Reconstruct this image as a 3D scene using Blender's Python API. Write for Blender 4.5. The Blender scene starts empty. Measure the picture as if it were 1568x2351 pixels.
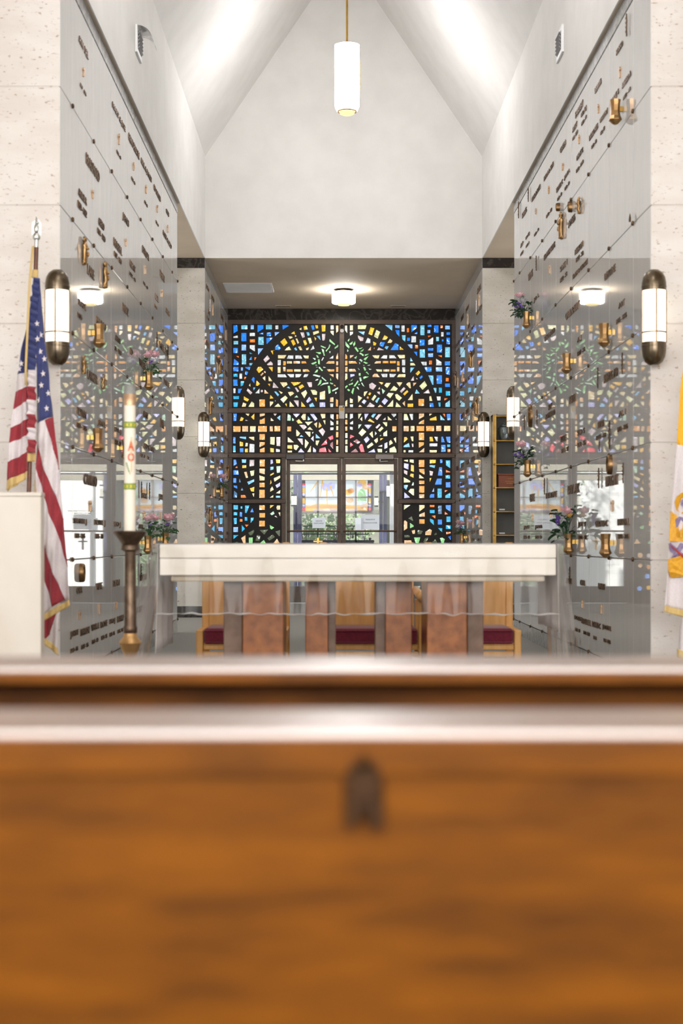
import bpy, bmesh, math, random
from mathutils import Vector, Matrix
random.seed(7)
S = bpy.context.scene
COL = S.collection
R = math.radians

# ------------------------------------------------------------------ camera, world, lights, exposure
CX, CZ, F = -0.145, 1.036, 3500.0          # camera x, eye height, focal length in pixels of the 1568x2351 frame
cam = bpy.data.cameras.new('camera'); camo = bpy.data.objects.new('camera', cam); COL.objects.link(camo)
camo.location = (CX, 0, CZ); camo.rotation_euler = (R(90), 0, 0)
cam.sensor_fit = 'VERTICAL'; cam.sensor_height = 36; cam.sensor_width = 24
cam.lens = F/2351*36
cam.shift_x = 20/2351; cam.shift_y = 64.5/2351
cam.clip_start = .05; cam.clip_end = 300
cam.dof.use_dof = True; cam.dof.focus_distance = 20; cam.dof.aperture_fstop = 2.9
S.camera = camo
S.view_settings.view_transform = 'Standard'; S.view_settings.look = 'None'
S.view_settings.exposure = 0.18; S.view_settings.gamma = 1
S.view_settings.use_curve_mapping = False
S.cycles.max_bounces = 8; S.cycles.diffuse_bounces = 4; S.cycles.glossy_bounces = 4
S.cycles.transmission_bounces = 6; S.cycles.transparent_max_bounces = 12
S.cycles.caustics_reflective = False; S.cycles.caustics_refractive = False
W = bpy.data.worlds.new('sky'); S.world = W; W.use_nodes = True
W.node_tree.nodes['Background'].inputs[0].default_value = (.86, .93, 1, 1)
W.node_tree.nodes['Background'].inputs[1].default_value = 1.25
sun = bpy.data.lights.new('sun', 'SUN'); sun.energy = 8.5; sun.angle = R(2); sun.color = (1, .96, .9)
so = bpy.data.objects.new('sun', sun); COL.objects.link(so)
so.rotation_euler = Vector((-.5, .8, -.65)).to_track_quat('-Z', 'Y').to_euler()
def area(name, loc, direction, sx, sy, power, color=(1, 1, 1)):
    l = bpy.data.lights.new(name, 'AREA'); l.shape = 'RECTANGLE'; l.size = sx; l.size_y = sy; l.energy = power; l.color = color
    o = bpy.data.objects.new(name, l); COL.objects.link(o); o.location = loc
    o.rotation_euler = Vector(direction).to_track_quat('-Z', 'Y').to_euler(); return o
area('fill_rear', (0, -3.8, 3.4), (0, 1, -.05), 7, 3.6, 690, (1, .98, .96))  # added fill behind the camera; the rear wall has no window
area('fill_side', (-4.85, 3.0, 2.9), (1, .25, -.05), 6, 3, 170, (.96, .98, 1))  # unseen fill lights added on both sides, no windows are built there
area('fill_side', (4.85, 3.0, 2.9), (-1, .25, -.05), 6, 3, 170, (.96, .98, 1))
area('fill_corridor', (-4.8, 18.8, 2.4), (1, 0, 0), 2.6, 2.6, 60, (.97, .98, 1))  # pair of added fills that lift the side corridors and alcove ceiling
area('fill_corridor', (4.8, 18.8, 2.4), (-1, 0, 0), 2.6, 2.6, 60, (.97, .98, 1))

def at(px, py, Y):                         # the point of the depth plane Y that a photograph pixel shows
    return Vector(((px-764)/F*Y+CX, Y, CZ+(1240-py)/F*Y))

# ------------------------------------------------------------------ materials
def mk(name, col, rough=.5, metal=0, spec=.5, col2=None, scale=8, stretch=(1, 1, 1), bump=0, bscale=60,
       emit=None, estr=0, detail=4, lo=.35, hi=.65, coat=0, trans=0, sheen=0):
    m = bpy.data.materials.new(name); m.use_nodes = True
    nt = m.node_tree; N = nt.nodes; L = nt.links; p = N['Principled BSDF']
    p.inputs['Base Color'].default_value = (*col, 1); p.inputs['Roughness'].default_value = rough
    p.inputs['Metallic'].default_value = metal; p.inputs['Specular IOR Level'].default_value = spec
    p.inputs['Coat Weight'].default_value = coat; p.inputs['Coat Roughness'].default_value = .08
    p.inputs['Sheen Weight'].default_value = sheen
    if trans: p.inputs['Transmission Weight'].default_value = trans
    g = N.new('ShaderNodeNewGeometry'); mp = N.new('ShaderNodeMapping'); mp.inputs['Scale'].default_value = stretch
    L.new(g.outputs['Position'], mp.inputs['Vector'])
    if col2 is not None:
        n = N.new('ShaderNodeTexNoise'); n.inputs['Scale'].default_value = scale; n.inputs['Detail'].default_value = detail
        L.new(mp.outputs[0], n.inputs['Vector'])
        r = N.new('ShaderNodeValToRGB'); r.color_ramp.elements[0].position = lo; r.color_ramp.elements[1].position = hi
        r.color_ramp.elements[0].color = (*col, 1); r.color_ramp.elements[1].color = (*col2, 1)
        L.new(n.outputs[0], r.inputs[0]); L.new(r.outputs[0], p.inputs['Base Color'])
    if bump:
        n2 = N.new('ShaderNodeTexNoise'); n2.inputs['Scale'].default_value = bscale; n2.inputs['Detail'].default_value = 3
        L.new(mp.outputs[0], n2.inputs['Vector'])
        b = N.new('ShaderNodeBump'); b.inputs['Strength'].default_value = bump; b.inputs['Distance'].default_value = .01
        L.new(n2.outputs[0], b.inputs['Height']); L.new(b.outputs[0], p.inputs['Normal'])
    if emit is not None:
        p.inputs['Emission Color'].default_value = (*emit, 1); p.inputs['Emission Strength'].default_value = estr
    return m
def srgb(r, g, b):
    f = lambda c: (c/255/12.92) if c <= 10 else ((c/255+.055)/1.055)**2.4
    return (f(r), f(g), f(b))

def travertine(name, base, dark, pit):
    m = mk(name, base, .55, col2=dark, scale=3, stretch=(1, 1, 2.2), bump=.15, bscale=50)
    nt = m.node_tree; N = nt.nodes; L = nt.links; p = N['Principled BSDF']
    g = N.new('ShaderNodeNewGeometry'); mp = N.new('ShaderNodeMapping'); mp.inputs['Scale'].default_value = (26, 26, 62)
    L.new(g.outputs['Position'], mp.inputs[0])
    n = N.new('ShaderNodeTexNoise'); n.inputs['Scale'].default_value = 1.0; n.inputs['Detail'].default_value = 6; n.inputs['Roughness'].default_value = .62
    L.new(mp.outputs[0], n.inputs[0])
    r = N.new('ShaderNodeValToRGB'); r.color_ramp.elements[0].position = .32; r.color_ramp.elements[1].position = .395
    r.color_ramp.elements[0].color = (1, 1, 1, 1); r.color_ramp.elements[1].color = (0, 0, 0, 1)
    L.new(n.outputs[0], r.inputs[0])
    mx = N.new('ShaderNodeMix'); mx.data_type = 'RGBA'; mx.inputs[7].default_value = (*pit, 1)
    old = p.inputs['Base Color'].links[0].from_socket
    L.new(r.outputs[0], mx.inputs[0]); L.new(old, mx.inputs[6]); L.new(mx.outputs[2], p.inputs['Base Color'])
    return m
def veined(name, base, vein, rough=.15, scale=5):
    m = mk(name, base, rough)
    nt = m.node_tree; N = nt.nodes; L = nt.links; p = N['Principled BSDF']
    g = N.new('ShaderNodeNewGeometry')
    n = N.new('ShaderNodeTexNoise'); n.inputs['Scale'].default_value = scale; n.inputs['Detail'].default_value = 8; n.inputs['Distortion'].default_value = 1.6
    L.new(g.outputs['Position'], n.inputs[0])
    r = N.new('ShaderNodeValToRGB'); e = r.color_ramp.elements
    e[0].position = .44; e[0].color = (*base, 1); e[1].position = .5; e[1].color = (*vein, 1)
    x = e.new(.55); x.color = (*base, 1)
    L.new(n.outputs[0], r.inputs[0]); L.new(r.outputs[0], p.inputs['Base Color'])
    return m
def wood(name, a, b, rough=.35, coat=0, axis=(1.2, 8, 14), scale=2.2, spec=.5):
    return mk(name, a, rough, col2=b, scale=scale, stretch=axis, detail=6, lo=.3, hi=.7, coat=coat, spec=spec)
def thin(name, tint, refl=.12, rough=.05, haze=0):
    m = bpy.data.materials.new(name); m.use_nodes = True; nt = m.node_tree; N = nt.nodes; L = nt.links
    N.remove(N['Principled BSDF']); out = N['Material Output']
    t = N.new('ShaderNodeBsdfTransparent'); t.inputs[0].default_value = (*tint, 1)
    g = N.new('ShaderNodeBsdfGlossy'); g.inputs['Roughness'].default_value = rough
    fr = N.new('ShaderNodeFresnel'); fr.inputs[0].default_value = 1.45
    mu = N.new('ShaderNodeMath'); mu.operation = 'MULTIPLY'; mu.inputs[1].default_value = refl*10
    mu.use_clamp = True; L.new(fr.outputs[0], mu.inputs[0])
    mix = N.new('ShaderNodeMixShader'); L.new(mu.outputs[0], mix.inputs[0]); L.new(t.outputs[0], mix.inputs[1]); L.new(g.outputs[0], mix.inputs[2])
    last = mix
    if haze:
        d = N.new('ShaderNodeBsdfTranslucent'); d.inputs[0].default_value = (.9, .88, .88, 1)
        d2 = N.new('ShaderNodeBsdfDiffuse'); d2.inputs[0].default_value = (.9, .89, .88, 1)
        mm = N.new('ShaderNodeMixShader'); mm.inputs[0].default_value = .5; L.new(d.outputs[0], mm.inputs[1]); L.new(d2.outputs[0], mm.inputs[2])
        geo = N.new('ShaderNodeNewGeometry'); nz = N.new('ShaderNodeTexNoise'); nz.inputs['Scale'].default_value = 6
        L.new(geo.outputs['Position'], nz.inputs[0])
        hm = N.new('ShaderNodeMath'); hm.operation = 'MULTIPLY'; hm.inputs[1].default_value = haze*2; L.new(nz.outputs[0], hm.inputs[0])
        m3 = N.new('ShaderNodeMixShader'); L.new(hm.outputs[0], m3.inputs[0]); L.new(mix.outputs[0], m3.inputs[1]); L.new(mm.outputs[0], m3.inputs[2]); last = m3
    L.new(last.outputs[0], out.inputs[0]); return m
def lit(name, col, strength, vary=0, scale=30, base=None, sample=True):
    m = bpy.data.materials.new(name); m.use_nodes = True; nt = m.node_tree; N = nt.nodes; L = nt.links; p = N['Principled BSDF']
    p.inputs['Base Color'].default_value = (*(base or [c*.15 for c in col]), 1); p.inputs['Roughness'].default_value = .15
    p.inputs['Emission Color'].default_value = (*col, 1); p.inputs['Emission Strength'].default_value = strength
    if vary:
        g = N.new('ShaderNodeNewGeometry')
        n = N.new('ShaderNodeTexNoise'); n.inputs['Scale'].default_value = scale; n.inputs['Detail'].default_value = 2; n.inputs['Distortion'].default_value = .8
        L.new(g.outputs['Position'], n.inputs[0])
        mr = N.new('ShaderNodeMapRange'); mr.inputs[1].default_value = .3; mr.inputs[2].default_value = .72
        mr.inputs[3].default_value = strength*(1-vary); mr.inputs[4].default_value = strength*(1+vary)
        L.new(n.outputs[0], mr.inputs[0]); L.new(mr.outputs[0], p.inputs['Emission Strength'])
        r = N.new('ShaderNodeValToRGB'); r.color_ramp.elements[0].position = .60; r.color_ramp.elements[1].position = .70
        r.color_ramp.elements[0].color = (*col, 1); r.color_ramp.elements[1].color = (*[c*.45+.5 for c in col], 1)  # highlights on the glass, painted as whitish spots in the glow colour
        L.new(n.outputs[0], r.inputs[0]); L.new(r.outputs[0], p.inputs['Emission Color'])
    if not sample: m.cycles.emission_sampling = 'NONE'
    return m

M = {}
M['polished'] = mk('polished_marble', (.68, .677, .667), .016, spec=.75, col2=(.72, .716, .706), scale=5, stretch=(1, 3.5, .5), detail=8)
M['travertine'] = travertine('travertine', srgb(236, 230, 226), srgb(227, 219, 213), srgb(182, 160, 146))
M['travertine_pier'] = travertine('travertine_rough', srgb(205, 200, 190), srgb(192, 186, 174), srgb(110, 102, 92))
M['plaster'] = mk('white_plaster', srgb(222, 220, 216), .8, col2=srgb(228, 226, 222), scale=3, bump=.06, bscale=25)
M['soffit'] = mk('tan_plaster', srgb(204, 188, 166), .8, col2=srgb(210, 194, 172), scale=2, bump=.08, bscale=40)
M['grey_stone'] = veined('grey_stone_trim', (.30, .30, .30), (.42, .42, .42), .12, 4)
M['dark_stone'] = veined('dark_marble', (.028, .024, .022), (.075, .068, .062), .12, 3.2)
M['carpet'] = mk('grey_carpet', srgb(150, 148, 142), .95, col2=srgb(165, 163, 156), scale=90, bump=.5, bscale=300)
M['bronze_frame'] = mk('brown_bronze_frame', srgb(74, 62, 54), .4, .5, col2=srgb(86, 72, 62), scale=9)
M['matrix'] = mk('black_epoxy', (.010, .008, .008), .55, col2=(.016, .013, .012), scale=30)
M['bronze'] = mk('antique_bronze', srgb(112, 88, 62), .34, 1, col2=srgb(138, 108, 74), scale=25)
M['bronze_dark'] = mk('dark_bronze_letters', srgb(88, 68, 52), .45, .8, col2=srgb(122, 96, 72), scale=30)
M['brass'] = mk('brass', srgb(196, 158, 84), .28, 1, col2=srgb(176, 138, 70), scale=12)
M['vase'] = mk('bronze_vase', srgb(196, 158, 110), .36, 1, col2=srgb(172, 134, 90), scale=14)
M['pale_bronze'] = mk('pale_bronze', srgb(212, 180, 148), .45, .9, col2=srgb(196, 160, 126), scale=30)
M['cap'] = mk('sconce_bronze', srgb(120, 108, 92), .27, 1, col2=srgb(98, 86, 70), scale=10, stretch=(1, 1, .3))
M['sconce_glass'] = lit('sconce_glass', (1, .93, .76), 1.25, base=(.8, .78, .7))
M['pendant_glass'] = lit('pendant_glass', (1, .97, .97), 36, base=(.8, .8, .8))
M['pendant_gold'] = lit('pendant_gold_glass', (1, .80, .36), 1.0, base=(.7, .5, .2))
M['drum_glass'] = lit('drum_glass', (1, .95, .88), 34, base=(.8, .8, .8))
M['orange_oak'] = wood('varnished_oak', srgb(112, 63, 0), srgb(76, 40, 0), .5, .0, axis=(1.8, 5, 9), scale=3.0, spec=.15)
M['oak_rail'] = wood('varnished_oak_rail', srgb(104, 60, 16), srgb(80, 44, 10), .36, 1, axis=(1.3, 5, 9), scale=2.4, spec=.6)
M['oak_rail'].node_tree.nodes['Principled BSDF'].inputs['Coat IOR'].default_value = 2.7; M['oak_rail'].node_tree.nodes['Principled BSDF'].inputs['Coat Roughness'].default_value = .36
M['chair_wood'] = wood('honey_oak', srgb(240, 186, 114), srgb(222, 162, 86), .4, axis=(9, 9, 1.2), scale=3)
M['cushion'] = mk('burgundy_velvet', srgb(110, 22, 44), .9, col2=srgb(126, 30, 54), scale=60, sheen=.4)
M['altar_stone'] = mk('cream_stone', srgb(236, 229, 219), .5, col2=srgb(228, 219, 207), scale=6, stretch=(1, 1, 3))
M['altar_stone2'] = mk('tan_stone', srgb(196, 182, 162), .6, col2=srgb(186, 172, 150), scale=8)
M['brown_marble'] = mk('rosso_marble', srgb(154, 94, 50), .3, col2=srgb(118, 68, 34), scale=16, detail=10, lo=.32, hi=.68)
M['brown_marble2'] = mk('taupe_marble', srgb(122, 98, 84), .25, col2=srgb(104, 80, 66), scale=14, detail=8)
M['cloth'] = mk('white_linen', srgb(222, 214, 212), .9, col2=srgb(228, 222, 220), scale=40)
M['plastic'] = thin('clear_vinyl', (.985, .985, .985), .04, .12, .008)
M['plastic_fold'] = thin('creased_vinyl', (.99, .99, .99), .05, .16, .12)
M['hem_highlight'] = thin('hem_highlight', (.99, .99, .99), .12, .2, .5)  # milky haze paints the white highlights along the hem
M['glass'] = thin('door_glass', (.97, .98, .98), .022, .0)
M['ambo'] = mk('cream_marble', srgb(222, 214, 204), .35, col2=srgb(212, 202, 190), scale=3, stretch=(1, 1, .6), detail=7)
M['white'] = mk('white_paint', (.86, .86, .86), .5, col2=(.82, .82, .82), scale=5)
M['paper'] = mk('white_paper', (.88, .89, .94), .8, col2=(.86, .87, .92), scale=5)
_p = M['paper'].node_tree; _t = _p.nodes.new('ShaderNodeBsdfTranslucent'); _t.inputs[0].default_value = (.92, .93, .97, 1); _m = _p.nodes.new('ShaderNodeMixShader'); _m.inputs[0].default_value = .65
_p.links.new(_p.nodes['Principled BSDF'].outputs[0], _m.inputs[1]); _p.links.new(_t.outputs[0], _m.inputs[2]); _p.links.new(_m.outputs[0], _p.nodes['Material Output'].inputs[0])
M['steel'] = mk('blue_grey_steel', srgb(76, 78, 106), .4, .3, col2=srgb(64, 66, 92), scale=6)
M['dark_steel'] = mk('dark_steel', srgb(56, 58, 66), .4, .6, col2=srgb(66, 68, 76), scale=6)
M['closer'] = mk('grey_metal', srgb(112, 104, 102), .35, .4, col2=srgb(122, 114, 110), scale=6)
M['closer_dark'] = mk('charcoal_metal', srgb(66, 64, 66), .35, .4, col2=srgb(74, 72, 74), scale=6)
M['chrome'] = mk('chrome', (.8, .8, .8), .15, 1, col2=(.75, .75, .75), scale=6)
M['cream_beam'] = mk('cream_render', srgb(152, 147, 132), .7, col2=srgb(142, 137, 124), scale=4)
M['backdrop'] = mk('tan_render', srgb(122, 122, 112), .8, col2=srgb(104, 108, 98), scale=3)
M['brick'] = None
M['black'] = mk('black_letters', (.02, .02, .022), .5, col2=(.03, .03, .03), scale=8)
M['leaf'] = mk('leaf_green', srgb(52, 94, 56), .55, col2=srgb(80, 124, 74), scale=40)
M['leaf2'] = mk('dark_leaf_green', srgb(30, 62, 42), .55, col2=srgb(48, 84, 50), scale=40)
M['pink'] = mk('pink_petal', srgb(246, 190, 202), .6, col2=srgb(252, 222, 224), scale=50)
M['purple'] = mk('purple_petal', srgb(140, 100, 205), .6, col2=srgb(170, 134, 222), scale=60)
M['mauve'] = mk('mauve_petal', srgb(166, 118, 150), .6, col2=srgb(190, 150, 176), scale=60)
M['petal_white'] = mk('white_petal', srgb(232, 230, 232), .6, col2=srgb(214, 214, 220), scale=60)
M['petal_yellow'] = mk('yellow_petal', srgb(240, 205, 130), .6, col2=srgb(236, 188, 90), scale=60)
M['flag_red'] = mk('flag_red', srgb(152, 40, 52), .75, col2=srgb(160, 46, 58), scale=80, sheen=.3)
M['flag_white'] = mk('flag_white', srgb(224, 214, 218), .75, col2=srgb(230, 222, 224), scale=80, sheen=.3)
M['flag_blue'] = mk('flag_blue', srgb(50, 58, 112), .75, col2=srgb(56, 64, 120), scale=80, sheen=.3)
M['flag_yellow'] = mk('flag_yellow', srgb(244, 180, 32), .75, col2=srgb(248, 188, 44), scale=80, sheen=.3)
M['gold_fringe'] = mk('gold_fringe', srgb(228, 200, 138), .7, col2=srgb(212, 178, 110), scale=300, stretch=(4, 4, .3))
M['gold_thread'] = mk('gold_thread', srgb(236, 176, 44), .6, col2=srgb(220, 156, 34), scale=60)
M['mauve_thread'] = mk('mauve_thread', srgb(160, 148, 180), .7, col2=srgb(128, 112, 160), scale=60)
M['red_thread'] = mk('red_thread', srgb(196, 70, 50), .7, col2=srgb(180, 60, 44), scale=60)
M['pole_wood'] = wood('pole_wood', srgb(118, 70, 46), srgb(92, 54, 36), .35)
M['silver'] = mk('silver', (.75, .76, .74), .3, 1, col2=(.6, .62, .6), scale=60)
M['wax'] = mk('candle_wax', srgb(236, 226, 210), .5, col2=srgb(240, 232, 218), scale=9)
M['wax_red'] = mk('red_wax', srgb(206, 62, 52), .5, col2=srgb(214, 74, 60), scale=20)
M['wax_green'] = mk('green_wax', srgb(84, 132, 62), .5, col2=srgb(104, 150, 70), scale=20)
M['wax_yellow'] = mk('yellow_wax', srgb(226, 206, 70), .5, col2=srgb(216, 190, 60), scale=20)
M['stand'] = mk('aged_bronze', srgb(104, 88, 74), .36, .9, col2=srgb(80, 64, 52), scale=20)
M['grille'] = mk('grey_grille', srgb(178, 178, 182), .4, .3, col2=srgb(168, 168, 174), scale=12)
M['void'] = mk('dark_void', (.02, .02, .022), .8, col2=(.03, .03, .03), scale=10)
M['niche_wall'] = mk('niche_grey', srgb(92, 88, 84), .6, col2=srgb(104, 100, 94), scale=6)
M['urn'] = mk('pewter_urn', srgb(112, 124, 130), .3, .7, col2=srgb(140, 150, 152), scale=18)
M['box_wood'] = wood('cherry_wood', srgb(150, 76, 44), srgb(124, 58, 30), .3)
M['hedge'] = mk('hedge_leaf', srgb(110, 140, 98), .7, col2=srgb(160, 178, 142), scale=7)
M['bark'] = mk('bark', srgb(120, 110, 120), .9, col2=srgb(90, 84, 96), scale=20)
M['paving'] = mk('paving', srgb(214, 212, 208), .9, col2=srgb(200, 198, 194), scale=3)
M['lantern'] = lit('lantern_glass', (1, .97, .80), 1.0, base=(.8, .8, .7))
M['frost'] = thin('frosted_glass', (.80, .83, .82), .10, .2, .25)
M['grain_dark'] = mk('dark_bronze_clip', srgb(58, 34, 8), .6, .0, spec=.2, col2=srgb(50, 28, 6), scale=20)
bm_ = bpy.data.materials.new('white_brick'); bm_.use_nodes = True
_n = bm_.node_tree.nodes; _l = bm_.node_tree.links
_b = _n.new('ShaderNodeTexBrick'); _b.inputs['Scale'].default_value = 4; _b.inputs['Color1'].default_value = (.86, .86, .85, 1)
_b.inputs['Color2'].default_value = (.76, .76, .75, 1); _b.inputs['Mortar'].default_value = (.6, .6, .59, 1); _b.inputs['Mortar Size'].default_value = .012
_g = _n.new('ShaderNodeNewGeometry'); _x = _n.new('ShaderNodeSeparateXYZ'); _a = _n.new('ShaderNodeMath'); _c = _n.new('ShaderNodeCombineXYZ')
_l.new(_g.outputs['Position'], _x.inputs[0]); _l.new(_x.outputs[0], _a.inputs[0]); _l.new(_x.outputs[1], _a.inputs[1]); _l.new(_a.outputs[0], _c.inputs[0]); _l.new(_x.outputs[2], _c.inputs[1])
_l.new(_c.outputs[0], _b.inputs['Vector']); _l.new(_b.outputs[0], _n['Principled BSDF'].inputs['Base Color'])
M['brick'] = bm_
GC = {'B': (30, 118, 232), 'L': (122, 164, 236), 'T': (104, 170, 194), 'C': (24, 152, 198), 'W': (186, 190, 190), 'M': (184, 168, 168),
      'O': (242, 112, 24), 'Y': (222, 168, 36), 'A': (208, 138, 52), 'S': (208, 188, 138), 'P': (206, 164, 120), 'K': (200, 200, 148),
      'V': (168, 168, 220), 'U': (104, 170, 214), 'G': (124, 186, 118), 'E': (164, 198, 170), 'D': (52, 64, 36), 'R': (226, 36, 62),
      'X': (112, 22, 38), 'N': (56, 100, 138)}
for k, c in GC.items():
    M['g'+k] = lit('cast_glass_'+k, srgb(*c), 1.4, .38, 17, sample=False)

# ------------------------------------------------------------------ mesh building
class B:
    def __init__(s): s.bm = bmesh.new(); s.mi = 0
    def _f(s, vs):
        try: f = s.bm.faces.new(vs)
        except ValueError: return None
        f.material_index = s.mi; return f
    def box(s, x0, x1, y0, y1, z0, z1, bev=0, seg=2):
        r = bmesh.ops.create_cube(s.bm, size=1)
        for v in r['verts']:
            v.co = Vector(((x0+x1)/2+v.co.x*(x1-x0), (y0+y1)/2+v.co.y*(y1-y0), (z0+z1)/2+v.co.z*(z1-z0)))
        fs = set(f for v in r['verts'] for f in v.link_faces)
        for f in fs: f.material_index = s.mi
        if bev:
            es = list(set(e for v in r['verts'] for e in v.link_edges))
            q = bmesh.ops.bevel(s.bm, geom=es, offset=bev, segments=seg, profile=.5, affect='EDGES')
            for f in q['faces']: f.material_index = s.mi
        return s
    def poly(s, pts, depth):                       # polygon prism: pts front, depth vector to the back
        d = Vector(depth); a = [s.bm.verts.new(p) for p in pts]; b = [s.bm.verts.new(Vector(p)+d) for p in pts]
        s._f(a); s._f(b[::-1]); n = len(a)
        for i in range(n): s._f([a[i], b[i], b[(i+1) % n], a[(i+1) % n]])
        return s
    def lathe(s, prof, c=(0, 0, 0), n=24, ax='z', sq=(1, 1), rot=0):
        c = Vector(c); rings = []
        for r, h in prof:
            if r < 1e-6: rings.append([s.bm.verts.new(s._ax(0, 0, h, ax)+c)])
            else: rings.append([s.bm.verts.new(s._ax(r*math.cos(2*math.pi*i/n+rot)*sq[0], r*math.sin(2*math.pi*i/n+rot)*sq[1], h, ax)+c) for i in range(n)])
        for a, b in zip(rings, rings[1:]):
            if len(a) == 1 and len(b) == 1: continue
            for i in range(n):
                j = (i+1) % n
                if len(a) == 1: s._f([a[0], b[j], b[i]])
                elif len(b) == 1: s._f([a[i], a[j], b[0]])
                else: s._f([a[i], a[j], b[j], b[i]])
        return s
    def _ax(s, a, b, h, ax): return Vector((a, b, h)) if ax == 'z' else Vector((a, h, b)) if ax == 'y' else Vector((h, a, b))
    def cyl(s, p, q, r, n=12, r2=None, cap=True):
        p, q = Vector(p), Vector(q); d = (q-p); u = d.orthogonal().normalized(); w = d.normalized().cross(u); r2 = r if r2 is None else r2
        a = [s.bm.verts.new(p+(u*math.cos(2*math.pi*i/n)+w*math.sin(2*math.pi*i/n))*r) for i in range(n)]
        b = [s.bm.verts.new(q+(u*math.cos(2*math.pi*i/n)+w*math.sin(2*math.pi*i/n))*r2) for i in range(n)]
        for i in range(n): s._f([a[i], a[(i+1) % n], b[(i+1) % n], b[i]])
        if cap: s._f(a[::-1]); s._f(b)
        return s
    def tube(s, pts, r, n=8):
        pts = [Vector(p) for p in pts]; rings = []
        for i, p in enumerate(pts):
            d = (pts[min(i+1, len(pts)-1)]-pts[max(i-1, 0)]).normalized()
            u = d.cross(Vector((.31, .77, .55))).normalized(); w = d.cross(u)
            rr = r[i] if isinstance(r, (list, tuple)) else r
            rings.append([s.bm.verts.new(p+(u*math.cos(2*math.pi*k/n)+w*math.sin(2*math.pi*k/n))*rr) for k in range(n)])
        for a, b in zip(rings, rings[1:]):
            for i in range(n): s._f([a[i], a[(i+1) % n], b[(i+1) % n], b[i]])
        s._f(rings[0][::-1]); s._f(rings[-1]); return s
    def ball(s, c, r, sq=(1, 1, 1), sub=2):
        q = bmesh.ops.create_icosphere(s.bm, subdivisions=sub, radius=1)
        for v in q['verts']: v.co = Vector((c[0]+v.co.x*r*sq[0], c[1]+v.co.y*r*sq[1], c[2]+v.co.z*r*sq[2]))
        for f in set(f for v in q['verts'] for f in v.link_faces): f.material_index = s.mi
        return s
    def grid(s, fn, nu, nv):
        g = [[s.bm.verts.new(fn(i/nu, j/nv)) for i in range(nu+1)] for j in range(nv+1)]
        for j in range(nv):
            for i in range(nu): s._f([g[j][i], g[j][i+1], g[j+1][i+1], g[j+1][i]])
        return s
    def obj(s, name, mats, parent=None, smooth=False, loc=(0, 0, 0), auto=None):
        bmesh.ops.recalc_face_normals(s.bm, faces=s.bm.faces)
        me = bpy.data.meshes.new(name); s.bm.to_mesh(me); s.bm.free()
        for m in (mats if isinstance(mats, (list, tuple)) else [mats]): me.materials.append(M[m])
        if smooth or auto: me.polygons.foreach_set('use_smooth', [True]*len(me.polygons))
        if auto: me.set_sharp_from_angle(angle=R(auto))
        o = bpy.data.objects.new(name, me); COL.objects.link(o); o.location = loc
        if parent: o.parent = parent
        return o
def loft(A, C, nu, nv, fold):
    def li(P, t):
        x = t*(len(P)-1); i = min(int(x), len(P)-2); f = x-i
        return Vector(P[i]).lerp(Vector(P[i+1]), f)
    def fn(u, v): p = li(A, v).lerp(li(C, v), u); return fold(p)
    return fn
def tag(o, label, cat, group=None):
    o['label'] = label; o['category'] = cat
    if group: o['group'] = group
    return o
def thing(name, loc, label, cat, group=None, rz=0):
    o = bpy.data.objects.new(name, None); COL.objects.link(o); o.location = loc; o.rotation_euler = (0, 0, rz); o.empty_display_size = .1
    return tag(o, label, cat, group)
def struct(name, b, mats, **k):
    o = b.obj(name, mats, **k); o['kind'] = 'structure'; return o
def dup(root, loc, rz=None, label=None):
    r = root.copy(); COL.objects.link(r); r.location = loc
    if rz is not None: r.rotation_euler = (0, 0, rz)
    if label: r['label'] = label
    for ch in list(root.children):
        c = ch.copy(); COL.objects.link(c); c.parent = r
        for g in list(ch.children):
            d = g.copy(); COL.objects.link(d); d.parent = c
    return r
_tc = {}
def text_mesh(txt, bold=.02):
    if (txt, bold) not in _tc:
        c = bpy.data.curves.new('t', 'FONT'); c.body = txt; c.size = 1; c.extrude = .5; c.offset = bold; c.resolution_u = 2
        o = bpy.data.objects.new('t', c); COL.objects.link(o)
        dg = bpy.context.evaluated_depsgraph_get(); me = bpy.data.meshes.new_from_object(o.evaluated_get(dg))
        bpy.data.objects.remove(o); bpy.data.curves.remove(c)
        V = [v.co.copy() for v in me.vertices]; P = [tuple(p.vertices) for p in me.polygons]; bpy.data.meshes.remove(me)
        x0, x1 = min(v.x for v in V), max(v.x for v in V); y0, y1 = min(v.y for v in V), max(v.y for v in V)
        _tc[(txt, bold)] = ([((v.x-x0)/(x1-x0), (v.y-y0)/(y1-y0), v.z+.5) for v in V], P)
    return _tc[(txt, bold)]
def add_text(b, txt, fn, bold=.02):                 # fn maps (u 0..1 along, v 0..1 up, w 0..1 out) to a point
    V, P = text_mesh(txt, bold); vs = [b.bm.verts.new(fn(*v)) for v in V]
    for p in P: b._f([vs[i] for i in p])
    return b
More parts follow.
